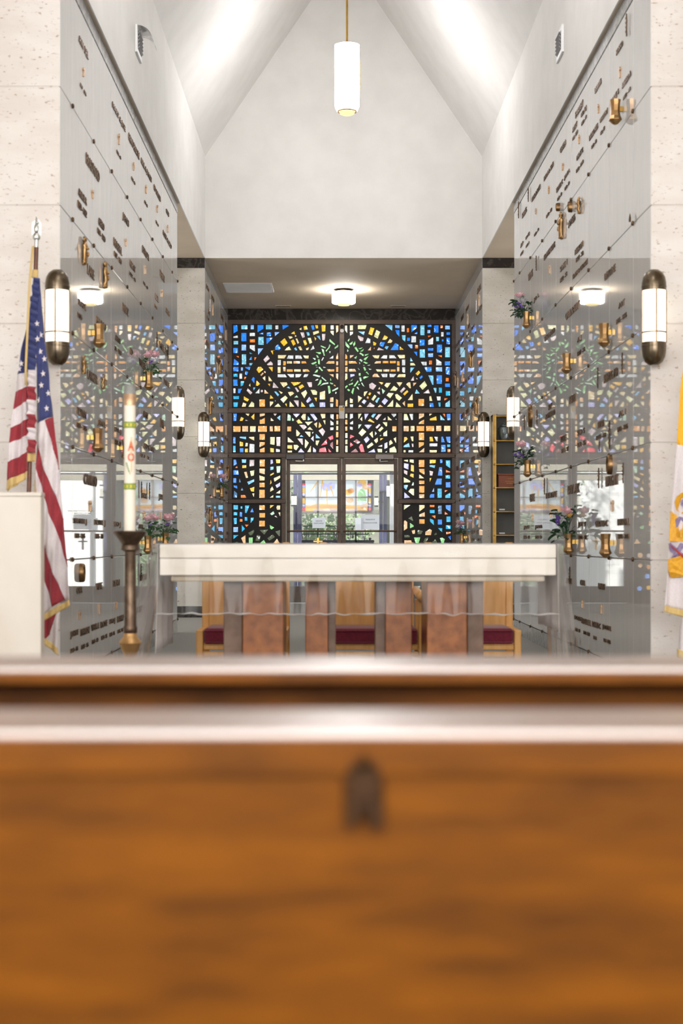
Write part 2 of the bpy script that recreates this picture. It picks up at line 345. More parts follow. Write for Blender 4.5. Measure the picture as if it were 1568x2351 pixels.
GLASS={
'TL':'''B-1776 4561 -1707 4561 -1703 4461 -1773 4424|T-1648 4561 -1542 4561 -1542 4492 -1648 4492|L-1493 4564 -1438 4564 -1438 4490 -1493 4490|B-1381 4563 -1280 4564 -1281 4502 -1381 4439|T-1244 4565 -1140 4565 -1140 4490 -1244 4490|W-1087 4559 -1036 4559 -1036 4492 -1087 4492|
B-973 4561 -889 4561 -857 4554 -969 4484|B-1645 4436 -1561 4436 -1561 4293 -1645 4293|W-1510 4436 -1418 4436 -1418 4380 -1510 4380|B-1352 4421 -1282 4444 -1282 4409 -1349 4413|B-1231 4442 -1153 4442 -1153 4380 -1231 4380|L-1102 4449 -1016 4447 -1094 4378|
W-1779 4374 -1704 4394 -1697 4352 -1779 4351|O-1508 4330 -1419 4330 -1419 4277 -1508 4277|T-1369 4371 -1278 4371 -1278 4235 -1369 4235|B-1237 4352 -1122 4357 -1231 4245|T-1774 4304 -1694 4304 -1694 4243 -1774 4243|L-1643 4244 -1565 4244 -1565 4143 -1643 4143|
W-1510 4235 -1420 4236 -1420 4127 -1508 4178|L-1377 4181 -1282 4183 -1369 4071|B-1779 4191 -1698 4191 -1698 4101 -1779 4101|C-1513 4122 -1458 4089 -1510 4087|O-1735 4054 -1684 4054 -1684 4023|B-1763 4011 -1687 3954 -1690 3902 -1777 3904|
T-1637 4086 -1565 4086 -1565 3915 -1637 3915|B-1493 4039 -1472 4050 -1472 3990 -1518 3991|O-1433 4036 -1393 4036 -1427 3977|T-1516 3941 -1455 3942 -1477 3898 -1514 3896|B-1778 3878 -1689 3878 -1689 3802 -1778 3802|L-1653 3871 -1617 3871 -1617 3812 -1653 3812|
B-1586 3874 -1490 3879 -1511 3824 -1585 3860|B-1583 3813 -1530 3795 -1549 3739 -1587 3748|C-1777 3765 -1704 3765 -1704 3713 -1777 3713|W-1676 3770 -1630 3770 -1630 3678 -1676 3678|O-1598 3715 -1561 3715 -1577 3671 -1603 3673|B-1778 3672 -1707 3672 -1707 3564 -1778 3564|
C-1659 3643 -1595 3643 -1617 3567 -1659 3554|W-1776 3527 -1740 3527 -1740 3442 -1776 3442|B-1698 3521 -1636 3521 -1667 3440 -1703 3444|C-1778 3397 -1679 3399 -1683 3346 -1778 3346|C-1776 3298 -1697 3298 -1707 3217 -1774 3217|Y-1605 3396 -1513 3343 -1542 3304 -1610 3340|
S-1617 3297 -1558 3275 -1574 3220 -1639 3220|K-1477 3313 -1430 3281 -1433 3217 -1532 3220|A-1351 3346 -1256 3346 -1256 3221 -1351 3221|B-1449 3716 -1423 3692 -1433 3604 -1482 3667|Y-1396 3658 -1334 3599 -1371 3564 -1410 3566|S-1499 3611 -1495 3550 -1524 3571|
M-1542 3529 -1461 3452 -1493 3418 -1561 3486|U-1452 3541 -1409 3541 -1444 3486|W-1346 3525 -1346 3438 -1419 3443|M-1328 3502 -1290 3502 -1290 3460 -1328 3460|P-1265 3511 -1195 3440 -1270 3437|Y-1094 4150 -1125 4150 -1124 4071 -1168 4143|
B-1044 4252 -994 4181 -1022 4150 -1093 4153 -1094 4209|Y-935 4351 -882 4268 -948 4211 -1009 4287|S-882 4204 -882 4143 -937 4148|M-1217 4071 -1175 4013 -1250 3946 -1287 3994|M-1163 3973 -1126 3935 -1128 3901 -1215 3901 -1231 3917|Y-1203 3876 -1128 3878 -1133 3792|
Y-1371 3879 -1321 3882 -1281 3835 -1356 3770 -1400 3826|P-1265 3813 -1237 3792 -1253 3767 -1280 3795|P-1290 3789 -1275 3770 -1318 3724 -1338 3743|S-1251 3734 -1250 3641 -1303 3695|S-1200 3732 -1131 3639 -1200 3641|Y-1215 3600 -1169 3602 -1176 3552|
M-1119 3630 -1031 3530 -1135 3531|S-1017 3625 -898 3625 -882 3586 -954 3535|S-1047 4071 -904 4071 -935 4013 -1046 4015|W-1050 3994 -996 3994 -996 3899 -1050 3899|A-960 3973 -915 3973 -915 3899 -960 3899|S-1050 3880 -999 3880 -999 3774 -1050 3774|
P-963 3880 -917 3880 -917 3798 -957 3801|W-1052 3757 -926 3756 -892 3706 -1052 3706|U-1110 3474 -1075 3477 -1021 3418 -1044 3390|S-1038 3490 -960 3455 -991 3429|Y-1168 3419 -1113 3359 -1180 3352|S-1180 3312 -1118 3309 -1122 3278 -1175 3220|
K-1041 3281 -991 3222 -1110 3221|W-1094 3334 -1075 3321 -1094 3301|K-923 3411 -882 3368 -954 3282 -1009 3343|Y-898 3281 -898 3220 -932 3272|S-656 4525 -659 4475 -701 4495|Y-628 4545 -572 4554 -552 4488 -618 4477|
B-505 4558 -457 4563 -441 4489 -481 4478|Y-438 4563 -387 4563 -382 4505 -422 4503|Y-332 4564 -262 4565 -265 4458 -326 4450|W-183 4561 -128 4561 -128 4487 -183 4487|A-94 4558 -52 4558 -55 4455 -89 4428|S-186 4472 -126 4472 -130 4386 -187 4439|
S-475 4449 -376 4475 -366 4436 -463 4397|U-582 4447 -534 4447 -519 4393 -559 4382|M-681 4444 -618 4447 -600 4365 -643 4347|Y-774 4463 -759 4408 -836 4421|S-879 4380 -811 4377 -796 4355 -852 4332|S-771 4396 -746 4399 -738 4374 -763 4365|
Y-836 4305 -790 4332 -749 4251 -793 4218|S-757 4340 -731 4346 -694 4268 -721 4252|Y-634 4312 -587 4322 -564 4243 -605 4224|K-561 4351 -506 4358 -480 4271 -525 4252|Y-452 4377 -411 4340 -432 4301|U-413 4383 -360 4391 -344 4312|
M-324 4421 -265 4421 -273 4315 -304 4301 -320 4315|W-466 4234 -439 4172 -514 4148|S-590 4181 -532 4200 -550 4150 -582 4148|S-718 4208 -671 4218 -640 4148 -684 4147|U-782 4181 -749 4200 -723 4148 -762 4145|K-858 4216 -821 4150 -924 4148 -911 4184|
G-200 4340 -102 4246 -111 4229 -207 4296|G-348 4231 -252 4196 -263 4175 -344 4209|G-198 4252 -176 4234 -207 4172 -254 4122 -267 4140 -214 4196|G-55 4244 -53 4209 -114 4167 -121 4190|G-332 4178 -295 4168 -273 4059 -291 4054|G-430 4119 -339 4119 -335 4091 -372 4081|
G-422 4072 -385 4063 -371 4022 -397 4017|E-478 4023 -428 4022 -425 3994 -439 3986|G-393 4005 -360 4005 -356 3913 -385 3922|G-508 3932 -413 3967 -408 3944 -475 3907|E-441 3904 -416 3915 -391 3899|E-209 4133 -176 4133 -194 4092|
W-134 4066 -136 4011 -204 4013|W-301 4041 -287 4028 -323 3972 -335 3985|S-899 3972 -810 3972 -810 3930 -899 3930|P-793 3972 -679 3972 -679 3931 -793 3931|A-662 3972 -587 3973 -569 3934 -662 3931|W-877 4067 -788 4066 -790 4006 -900 4010|
W-763 4066 -665 4066 -645 4011 -762 4008|S-638 4064 -537 4064 -541 4013 -606 4013|A-223 3972 -115 3973 -114 3929 -262 3930|A-61 4115 -55 4000 -92 3998 -89 4059|P-92 3972 -56 3972 -56 3899 -92 3899|A-92 3879 -54 3879 -54 3790 -92 3790|
P-95 3770 -56 3770 -58 3658 -94 3698|A-248 3838 -115 3838 -118 3800 -220 3798|P-207 3757 -130 3757 -131 3704|E-432 3879 -388 3874 -397 3861|G-382 3876 -357 3878 -302 3817 -320 3803 -376 3857|E-307 3882 -248 3865 -301 3859|
G-410 3835 -382 3832 -400 3782 -447 3778|A-902 3838 -797 3838 -797 3796 -902 3796|S-783 3838 -668 3838 -668 3798 -783 3798|A-640 3838 -550 3840 -516 3798 -640 3796|W-896 3759 -779 3760 -780 3704 -849 3703|W-760 3759 -650 3760 -687 3706 -759 3701|
W-609 3759 -539 3760 -569 3706 -631 3706|E-469 3753 -444 3756 -344 3729 -357 3703 -475 3736|E-441 3648 -407 3681 -376 3680 -388 3655|G-351 3673 -323 3661 -338 3599 -397 3566 -376 3611|E-329 3720 -242 3645 -263 3639 -332 3698|G-186 3701 -163 3653 -189 3648|
E-357 3561 -310 3611 -217 3627 -214 3599 -288 3589|G-196 3627 -133 3605 -148 3585 -192 3599|A-120 3589 -92 3571 -102 3549 -138 3580|G-229 3567 -196 3571 -173 3452 -211 3430|E-55 3546 -55 3515 -154 3468 -161 3493|E-98 3474 -78 3455 -98 3429 -108 3443|
Y-838 3627 -667 3627 -696 3595 -783 3561|Y-712 3555 -643 3595 -609 3552 -684 3505|M-574 3627 -485 3627 -485 3541 -534 3543|U-911 3536 -868 3560 -836 3519|M-771 3535 -743 3544 -695 3474 -724 3457|S-886 3462 -805 3474 -773 3443 -843 3390|
K-590 3500 -559 3452 -612 3356 -668 3450|K-514 3502 -432 3502 -397 3468 -404 3415 -475 3418|S-360 3462 -270 3490 -267 3340 -360 3340|E-737 3415 -706 3374 -779 3374|V-530 3392 -490 3334 -562 3280 -587 3311|Y-453 3374 -402 3374 -413 3303|
P-189 3374 -133 3384 -133 3297 -194 3300|W-190 3280 -134 3281 -140 3216 -186 3216|A-94 3354 -58 3337 -59 3219 -95 3224|S-852 3318 -772 3224 -858 3219|M-790 3330 -704 3331 -706 3220 -718 3220|Y-662 3312 -587 3222 -665 3219|
U-537 3259 -475 3293 -435 3225 -525 3216|V-363 3297 -267 3297 -267 3217 -363 3217''',
'TR':'''K54 4558 91 4558 92 4427 55 4474|S133 4561 187 4561 187 4472 133 4472|W133 4455 191 4457 189 4417 136 4384|K262 4561 413 4563 392 4494 263 4494|U268 4457 382 4457 366 4393|M262 4396 363 4355 354 4302 307 4295 267 4352|
W425 4358 475 4333 473 4264 384 4265|Y475 4531 541 4511 497 4389 436 4414|K569 4488 634 4453 593 4337 527 4372|Y702 4403 763 4365 730 4316 662 4320|S791 4341 838 4304 815 4266 747 4268|B640 4287 715 4282 678 4200 615 4229|
U721 4221 776 4215 746 4158 701 4189|B877 4271 933 4246 933 4150 796 4150|Y513 4296 575 4268 559 4226 519 4226|P483 4214 481 4145 425 4147|A534 4200 544 4184 536 4164 525 4178|M606 4200 696 4152 578 4148|
U712 4563 836 4563 830 4467|G133 4349 126 4302 105 4284 95 4312|G61 4297 139 4203 120 4173 58 4234|G186 4299 176 4249 139 4231 122 4257|G220 4304 228 4246 198 4206 184 4252|G204 4193 237 4209 284 4131 263 4115|
G273 4178 351 4198 316 4168 282 4167|G369 4176 351 4131 310 4122 304 4135|E95 4172 118 4142 98 4115 85 4142|G286 4097 310 4115 366 4078 357 4050|G376 4081 450 4094 419 4066 377 4051|G444 4056 391 3978 355 3998 379 4028|
A61 4094 95 4059 93 4002 56 4003|P133 4069 211 4071 135 4011|G253 4059 239 4006 201 4025|E282 3994 310 4010 348 3982 332 3950|A56 3982 97 3982 97 3899 56 3899|A111 3972 232 3972 259 3932 116 3930|
E284 3963 310 3938 295 3913|G346 3954 372 3966 438 3940 404 3922|E407 3904 475 3913 450 3893|E344 3911 379 3904 363 3893|G348 3874 382 3879 407 3826 382 3804|E435 3854 497 3838 456 3822|
A56 3878 97 3878 97 3790 56 3790|P116 3843 220 3845 243 3799 117 3799|E262 3865 298 3829 288 3820|G390 3792 416 3801 453 3748 432 3753|S497 4067 626 4069 606 4011 534 4019|W681 4069 752 4069 746 4008 637 4017|
W777 4069 864 4069 902 4016 777 4016|P565 3972 650 3972 643 3932 531 3934|A670 3975 771 3975 771 3935 670 3935|A788 3975 891 3975 891 3935 788 3935|K556 3836 668 3836 665 3798 581 3799|P679 3836 787 3836 787 3799 679 3799|
A799 3836 888 3836 888 3799 799 3799|P537 3768 587 3768 628 3708 506 3708 504 3736|W641 3764 754 3764 749 3706 668 3706|W783 3764 899 3760 861 3706 785 3706|S58 3772 92 3772 97 3680 56 3650|V139 3759 211 3759 217 3731 141 3703|
G279 3779 313 3779 313 3726 279 3726|G348 3711 379 3724 452 3720 404 3692 357 3672|E284 3706 319 3708 334 3642 303 3633|G186 3686 173 3648 139 3639|G267 3661 279 3636 217 3549 191 3556|G112 3591 191 3622 186 3591 117 3572|
E267 3586 291 3602 310 3586 273 3574|E316 3617 335 3623 376 3550 344 3567|G54 3555 92 3580 105 3562 62 3516|G245 3558 273 3546 293 3493 242 3533|G83 3502 108 3521 143 3496 123 3471|G182 3530 209 3535 186 3421 154 3455|
M500 3623 572 3571 521 3496 455 3527 447 3592|Y600 3631 691 3620 659 3580|S727 3617 811 3617 749 3527 697 3569|S623 3552 637 3508 595 3508|E654 3527 718 3482 674 3427|M572 3471 625 3474 634 3418 590 3440|
K855 3571 924 3521 892 3479 790 3486|S366 3471 430 3483 376 3387 359 3412|Y460 3465 491 3449 466 3406 430 3424|A425 3401 452 3378 435 3345 404 3371|K541 3425 575 3396 516 3313 485 3345|U600 3379 628 3368 578 3281 546 3311|
V709 3371 766 3326 704 3251 650 3303|K768 3455 858 3446 796 3357 732 3409|V366 3346 413 3318 372 3259 324 3297|S267 3409 340 3371 270 3287|S58 3315 93 3343 93 3224 58 3224|S133 3371 186 3346 184 3281 135 3282|
W133 3264 191 3264 187 3216 136 3216|P295 3259 343 3222 270 3220|M463 3297 547 3241 534 3217 407 3220|P628 3262 685 3220 589 3217|K846 3343 846 3220 740 3222|L873 4561 953 4559 951 4508 876 4514|
W980 4559 1034 4559 1034 4452 980 4452|B1139 4563 1237 4563 1234 4514 1144 4441|T1289 4561 1359 4561 1359 4393 1289 4393|B1407 4563 1477 4563 1477 4530 1407 4530|B1514 4559 1589 4559 1589 4436 1514 4436|O1620 4561 1661 4561 1661 4509 1620 4509|
L1695 4554 1776 4554 1776 4490 1695 4490|B876 4483 949 4483 949 4368 898 4421|O1069 4514 1106 4514 1106 4441 1069 4441|B1181 4417 1243 4455 1247 4416|L1404 4483 1455 4483 1455 4427 1404 4427|W1630 4449 1673 4449 1673 4372 1630 4372|
B1717 4444 1781 4444 1781 4401 1717 4401|T985 4399 1052 4399 1044 4284 991 4330|B1072 4358 1121 4358 1121 4302 1072 4302|W1142 4383 1222 4383 1222 4276 1142 4276|B1279 4327 1362 4327 1362 4223 1279 4223|O1412 4389 1474 4391 1421 4357|
W1502 4366 1502 4245 1418 4235 1416 4312|T1549 4372 1597 4372 1597 4296 1549 4296|B1642 4330 1673 4330 1673 4293 1642 4293|B1717 4358 1777 4358 1777 4246 1717 4246|Y953 4215 1022 4158 949 4154|L1077 4245 1163 4245 1163 4176 1131 4178|
O1203 4237 1253 4237 1253 4178 1203 4178|T1279 4167 1368 4167 1368 4025 1279 4025|B1412 4184 1505 4184 1505 4142 1412 4142|B1561 4245 1648 4245 1648 4109 1561 4109|T1696 4203 1777 4203 1777 4031 1696 4031|B1181 4127 1242 4127 1239 4050|
U1130 4036 1169 3969 1121 3966|L1415 4098 1502 4098 1502 4036 1415 4036|O1574 4064 1645 4066 1645 4030|S907 4073 1041 4075 1040 4017 948 4015|W988 4000 1044 4000 1044 3898 988 3898|A907 3973 951 3973 951 3896 907 3896|
P907 3878 949 3878 949 3799 907 3799|W991 3874 1044 3874 1042 3779 1010 3779 991 3798|S935 3759 1049 3759 1046 3706 905 3708|K1121 3942 1189 3942 1214 3899 1123 3899|U1127 3869 1197 3868 1125 3776|W1295 3960 1396 3963 1396 3899 1328 3899|
O1432 3983 1483 3983 1483 3915 1432 3915|W1547 4013 1642 3954 1640 3899 1547 3899|B1689 3969 1779 3969 1779 3899 1689 3899|B1349 3874 1477 3878 1477 3795 1390 3793|L1542 3873 1651 3873 1651 3799 1542 3799|B1704 3876 1777 3876 1776 3741 1704 3760|
Y1265 3820 1295 3782 1242 3731 1207 3765|B1318 3741 1335 3711 1293 3672 1270 3698|M1181 3731 1189 3650 1128 3648|M1223 3701 1256 3672 1220 3675|U1421 3739 1505 3739 1507 3579 1486 3580|B1557 3743 1646 3743 1646 3594 1557 3594|
O1707 3698 1758 3698 1758 3636 1707 3636|K1362 3650 1405 3571 1328 3496 1270 3561|S898 3625 1001 3625 951 3546|S1054 3592 1091 3627 1125 3625 1138 3527 1122 3519|P1169 3619 1233 3619 1175 3554|M1022 3549 1052 3521 979 3446 951 3474|
Y1075 3499 1100 3471 1030 3401 1004 3434|B1692 3605 1779 3605 1779 3546 1692 3546|T1503 3535 1557 3535 1552 3449 1533 3448|C1594 3539 1646 3539 1646 3449 1594 3449|U1225 3513 1285 3438 1198 3437|M1424 3513 1453 3440 1337 3444|
K873 3424 910 3437 994 3368 945 3317 885 3362|S1163 3440 1167 3330 1082 3331|C1706 3483 1779 3483 1779 3402 1706 3402|S1435 3396 1468 3402 1488 3317 1440 3315|W1555 3393 1625 3393 1623 3323 1567 3323|O1684 3362 1745 3362 1683 3321|
A1258 3354 1354 3354 1354 3234 1258 3234|P1040 3321 1040 3224 991 3284|Y1078 3275 1177 3275 1177 3217 1078 3217|B1440 3288 1502 3288 1516 3217 1445 3217|C1582 3297 1623 3297 1620 3219 1594 3219|T1776 3334 1779 3217 1696 3219 1698 3278|
K898 3303 979 3217 879 3217''',
'ML':'''B-1774 3111 -1716 3113 -1729 2986 -1774 2986|Y-1649 3060 -1600 3037 -1627 2986 -1674 2988|S-1581 3108 -1508 3109 -1529 3066|M-1580 3007 -1562 3012 -1529 2992 -1580 2991|Y-1431 3113 -1430 3010 -1442 3008 -1492 3056|P-1346 3107 -1257 3113 -1257 3079 -1343 3056|
A-1257 3046 -1257 2941 -1346 2941 -1346 3012 -1313 3016|S-1162 3046 -1107 2991 -1166 2989|M-1122 3109 -1058 3109 -1093 3068|U-1005 3087 -1005 2992 -1067 3043|A-1780 2906 -1655 2906 -1655 2809 -1780 2809|P-1632 2908 -1532 2908 -1532 2813 -1632 2813|
S-1504 2906 -1405 2906 -1411 2809 -1504 2810|A-1373 2908 -1223 2908 -1223 2809 -1373 2809|P-1180 2906 -1128 2906 -1126 2816 -1180 2815|A-1106 2908 -1006 2908 -1006 2816 -1106 2816|B-1778 2733 -1739 2726 -1742 2613 -1780 2619|U-1674 2732 -1563 2732 -1565 2688 -1675 2710|
S-1523 2729 -1430 2732 -1430 2664 -1520 2711|A-1349 2779 -1257 2779 -1257 2678 -1349 2678|K-1172 2729 -1095 2729 -1099 2594 -1172 2606|M-1075 2729 -1004 2730 -1006 2572 -1067 2576|Y-1674 2655 -1614 2643 -1612 2572 -1673 2572|S-1572 2635 -1535 2628 -1541 2569 -1585 2570|
W-1510 2619 -1428 2610 -1430 2473 -1516 2473|A-1349 2646 -1255 2643 -1259 2598 -1349 2556|A-1260 2560 -1259 2475 -1343 2475 -1343 2527|C-1780 2587 -1739 2587 -1739 2475 -1780 2475|B-1670 2548 -1608 2548 -1608 2473 -1670 2473|Y-1588 2540 -1535 2540 -1535 2473 -1588 2473|
Y-1174 2551 -1109 2542 -1109 2473 -1171 2474|W-1079 2536 -1010 2523 -1010 2479 -1079 2480''',
'MC1':'''E-885 3111 -832 3081 -835 2992 -894 2992|V-802 3107 -680 3107 -746 3040|S-633 3109 -586 3108 -589 3002 -633 3004 -669 3054|U-556 3072 -506 3018 -527 3001 -561 3001|V-521 3105 -453 3107 -393 3019 -435 2986|S-352 3107 -265 3107 -266 3037 -322 3026|
W-188 3102 -130 3102 -130 3007 -186 3038|A-88 3102 -54 3102 -54 3014 -88 3014|E-814 3043 -778 3016 -784 2988 -816 2989|Y-701 3026 -636 2951 -716 2945 -749 2989|K-605 2976 -470 2980 -552 2911|S-399 2975 -407 2876 -460 2942|
Y-370 2977 -322 2906 -370 2871 -380 2877|K-308 3002 -265 3004 -269 2923|W-188 3002 -130 2963 -130 2918 -184 2915|S-88 2998 -54 2998 -54 2929 -88 2929|M-701 2927 -601 2929 -568 2889 -622 2837|S-521 2898 -468 2838 -568 2852|
M-316 2880 -266 2818 -308 2736 -382 2832|W-189 2886 -130 2886 -133 2841 -188 2834|S-90 2909 -54 2909 -54 2834 -90 2834|A-894 2902 -824 2902 -824 2816 -894 2816|S-746 2856 -675 2788 -713 2738 -746 2738|K-607 2816 -509 2816 -510 2738 -528 2723|
W-486 2810 -453 2810 -482 2773|U-426 2783 -343 2704 -429 2704|U-660 2764 -622 2728 -696 2730|V-459 2752 -456 2647 -509 2698|A-93 2816 -53 2816 -53 2717 -93 2717|S-885 2732 -778 2637 -887 2639|
M-731 2704 -638 2704 -633 2595 -645 2593|K-601 2696 -534 2633 -589 2538 -607 2551|S-426 2671 -361 2671 -399 2579 -427 2604|R-245 2694 -232 2607 -340 2585|R-143 2760 -131 2693 -186 2669 -229 2720|X-141 2658 -136 2524 -192 2587 -189 2625|
R-263 2564 -241 2477 -376 2477 -367 2536|R-222 2544 -162 2477 -210 2475|A-88 2687 -58 2687 -58 2595 -88 2595|S-91 2579 -54 2579 -54 2477 -91 2477|Y-894 2594 -808 2595 -806 2527 -891 2536|K-789 2601 -725 2601 -696 2572 -746 2504 -786 2530|
S-889 2504 -811 2504 -811 2473 -889 2473|V-669 2545 -607 2474 -719 2474|S-503 2590 -503 2475 -567 2477|V-470 2563 -415 2516 -417 2474 -472 2475''',
'MC2':'''S61 3111 94 3111 94 3032 61 3032|W134 3109 186 3109 189 3040 134 3014|K267 3109 330 3109 276 3020|V371 3109 446 3109 383 3004|U514 3109 568 3109 516 3034 480 3066|M606 3105 662 3102 580 3000 545 3032|
W808 3107 898 3108 898 3084 855 3047|S340 3066 338 2982 298 3020|Y458 3032 543 2969 532 2957 428 2991|M722 3052 722 3002 671 3004|S754 3073 831 3001 756 3000|W898 3034 902 3001 882 3022|
A58 3014 95 3014 95 2929 58 2929|W190 2998 190 2933 138 2933 132 2959|K668 2970 750 2970 748 2909 731 2892|E274 2935 331 2935 274 2856|V369 2921 384 2931 501 2927 434 2848|M618 2945 640 2924 577 2859 550 2883|
K659 2903 693 2870 626 2807 594 2837|A58 2902 95 2902 95 2826 58 2826|W132 2900 186 2892 183 2838 132 2852|A829 2906 902 2905 899 2816 829 2816|K344 2872 408 2813 330 2732 273 2788|S507 2828 519 2714 508 2712 450 2779|
W549 2821 582 2783 544 2748|K748 2842 748 2738 680 2738 680 2794|E615 2741 649 2767 648 2741|S58 2794 97 2794 97 2708 58 2708|R141 2770 217 2735 134 2698|V423 2742 464 2686 401 2621 359 2688|
S591 2720 598 2649 565 2619 527 2674|Y633 2708 691 2708 630 2665|S893 2728 896 2631 887 2629 849 2705|S808 2684 845 2623 780 2584 778 2659|X248 2699 310 2643 260 2604 186 2658|P58 2686 97 2686 97 2607 58 2607|
R140 2646 197 2595 138 2557|K497 2643 529 2603 440 2539 420 2539 412 2578|V752 2647 752 2548 701 2527 699 2625|M670 2604 668 2563 593 2572|R319 2619 346 2607 363 2551 378 2477 316 2475 277 2563|X230 2544 277 2483 274 2474 141 2474|
S59 2587 97 2587 97 2473 59 2473|K867 2579 902 2516 902 2473 782 2473 782 2539|V535 2536 557 2474 428 2474|K582 2534 667 2534 665 2473 593 2473|E745 2501 747 2473 704 2474''',
'MR':'''K1021 3107 1071 3107 1107 3000 1016 3000|W1107 3107 1172 3107 1170 3002 1142 3002|P1265 3111 1355 3111 1353 3063 1265 3016|S1437 3109 1491 3107 1436 3069|Y1553 3069 1563 2998 1442 2998 1446 3028|T1615 3093 1698 3000 1618 3000|
O1653 3109 1699 3109 1698 3050|B1720 3108 1786 3107 1785 3000 1730 3000|A1355 3016 1355 2937 1262 2939 1265 2967|P1015 2909 1102 2909 1102 2818 1015 2818|S1129 2909 1197 2909 1197 2819 1129 2819|A1227 2908 1357 2908 1357 2821 1227 2821|
A1383 2909 1520 2909 1520 2821 1383 2821|P1548 2912 1637 2912 1637 2821 1548 2821|S1677 2912 1783 2912 1783 2821 1677 2821|A1264 2800 1355 2800 1355 2672 1264 2672|Y1022 2729 1067 2729 1089 2693 1019 2631|S1126 2736 1178 2739 1178 2652 1152 2656|
Y1440 2733 1490 2733 1508 2653 1442 2652|W1517 2732 1578 2732 1576 2652 1553 2652|B1635 2736 1659 2738 1693 2637 1632 2635|B1705 2733 1783 2736 1783 2629 1733 2634|U1105 2631 1123 2560 1011 2558 1016 2587|M1146 2621 1179 2621 1178 2560 1157 2560|
A1262 2646 1354 2643 1351 2595 1265 2546|W1438 2622 1572 2622 1572 2572 1438 2572|C1727 2606 1783 2606 1783 2560 1727 2560|B1631 2601 1706 2601 1706 2479 1631 2479|P1357 2551 1355 2474 1264 2475|S1014 2513 1051 2513 1051 2473 1014 2473|
W1096 2511 1178 2510 1176 2473 1091 2474|S1440 2513 1566 2513 1561 2473 1440 2473|O1734 2532 1783 2532 1783 2475 1734 2475''',
'LL1':'''B-1773 2360 -1732 2360 -1716 2279 -1774 2251|U-1641 2362 -1562 2362 -1567 2301 -1636 2301|M-1511 2355 -1430 2355 -1433 2251 -1511 2241|A-1346 2359 -1259 2359 -1259 2239 -1346 2239|V-1169 2357 -1130 2359 -1122 2292 -1166 2276|Y-1082 2362 -1004 2362 -1008 2295 -1072 2293|
O-1714 2253 -1704 2216 -1749 2220|Y-1633 2264 -1561 2264 -1561 2216 -1633 2216|U-1172 2239 -1113 2243 -1116 2192 -1172 2179|E-1072 2248 -1002 2254 -1010 2139 -1062 2133|B-1776 2183 -1698 2183 -1683 2106 -1776 2106|P-1602 2155 -1558 2162 -1533 2056 -1569 2050|
K-1506 2170 -1429 2186 -1438 2093 -1486 2080|P-1352 2211 -1256 2211 -1259 2113 -1351 2136|Y-1110 2146 -1107 2121 -1172 2085 -1174 2113|S-1351 2100 -1259 2071 -1261 2013 -1349 2010|S-1007 2099 -1002 2058 -1103 1990 -1116 2049|B-1778 2055 -1726 2055 -1726 1973 -1778 1973|
N-1676 2049 -1648 1980 -1684 1979|U-1552 1990 -1432 2035 -1432 1996 -1530 1942|Y-1163 2030 -1143 1971 -1174 1944|V-1007 1984 -1008 1921 -1063 1887 -1089 1937|A-1351 1979 -1259 1979 -1259 1901 -1351 1901|B-1773 1931 -1712 1931 -1706 1876 -1770 1900|
N-1633 1901 -1608 1850 -1655 1851|Y-1429 1912 -1435 1828 -1486 1831 -1508 1886|S-1138 1921 -1110 1862 -1172 1826 -1172 1878|K-1004 1861 -1007 1797 -1082 1803|N-1763 1850 -1709 1806 -1711 1730 -1774 1731|O-1656 1776 -1577 1776 -1560 1730 -1656 1728|
S-1471 1803 -1429 1805 -1440 1738|A-1352 1865 -1259 1865 -1259 1725 -1352 1725|S-1119 1778 -1119 1730 -1180 1733|U-1082 1763 -1002 1763 -1002 1730 -1082 1730''',
'LL2':'''C-1776 1612 -1697 1612 -1697 1535 -1776 1535|C-1658 1594 -1626 1594 -1626 1548 -1658 1548|C-1585 1607 -1510 1608 -1558 1475 -1586 1479|B-1465 1564 -1438 1490 -1502 1490|A-1354 1610 -1257 1610 -1257 1529 -1354 1529|Y-1175 1612 -1105 1610 -1175 1554|
S-1060 1607 -1004 1608 -1007 1532 -1060 1531 -1075 1569|C-1774 1495 -1709 1495 -1709 1440 -1774 1440|B-1672 1498 -1630 1498 -1630 1417 -1672 1417|A-1352 1482 -1253 1482 -1253 1404 -1352 1404|E-1116 1513 -1097 1467 -1147 1440 -1180 1467|S-1041 1492 -1004 1493 -1007 1421|
M-1078 1439 -1050 1400 -1108 1425|C-1774 1401 -1717 1403 -1720 1299 -1763 1294|O-1672 1383 -1626 1383 -1626 1336 -1672 1336|C-1591 1414 -1544 1414 -1544 1350 -1591 1350|C-1493 1406 -1438 1408 -1443 1365 -1493 1317|A-1354 1356 -1257 1356 -1257 1258 -1354 1258|
C-1639 1289 -1581 1219 -1637 1166|O-1587 1290 -1522 1289 -1561 1247|L-1778 1252 -1697 1252 -1697 1166 -1778 1166|G-1181 1286 -1103 1243 -1145 1205 -1175 1224|D-1437 1210 -1427 1177 -1468 1115 -1505 1109 -1542 1155|D-1352 1202 -1203 1211 -1268 1118|
D-1007 1208 -1010 1096 -1026 1093 -1094 1180|C-1776 1121 -1689 1121 -1776 1049|P-1577 1121 -1574 978 -1611 978 -1651 1071|G-1524 1081 -1454 1082 -1461 975 -1524 975|D-1387 1127 -1331 1115 -1343 1015 -1418 1021|D-1225 1065 -1125 1134 -1089 1087 -1187 1021|
G-1275 1043 -1237 975 -1352 975|P-1060 1062 -1007 975 -1128 975|D-1754 997 -1711 1015 -1667 978 -1754 975''',
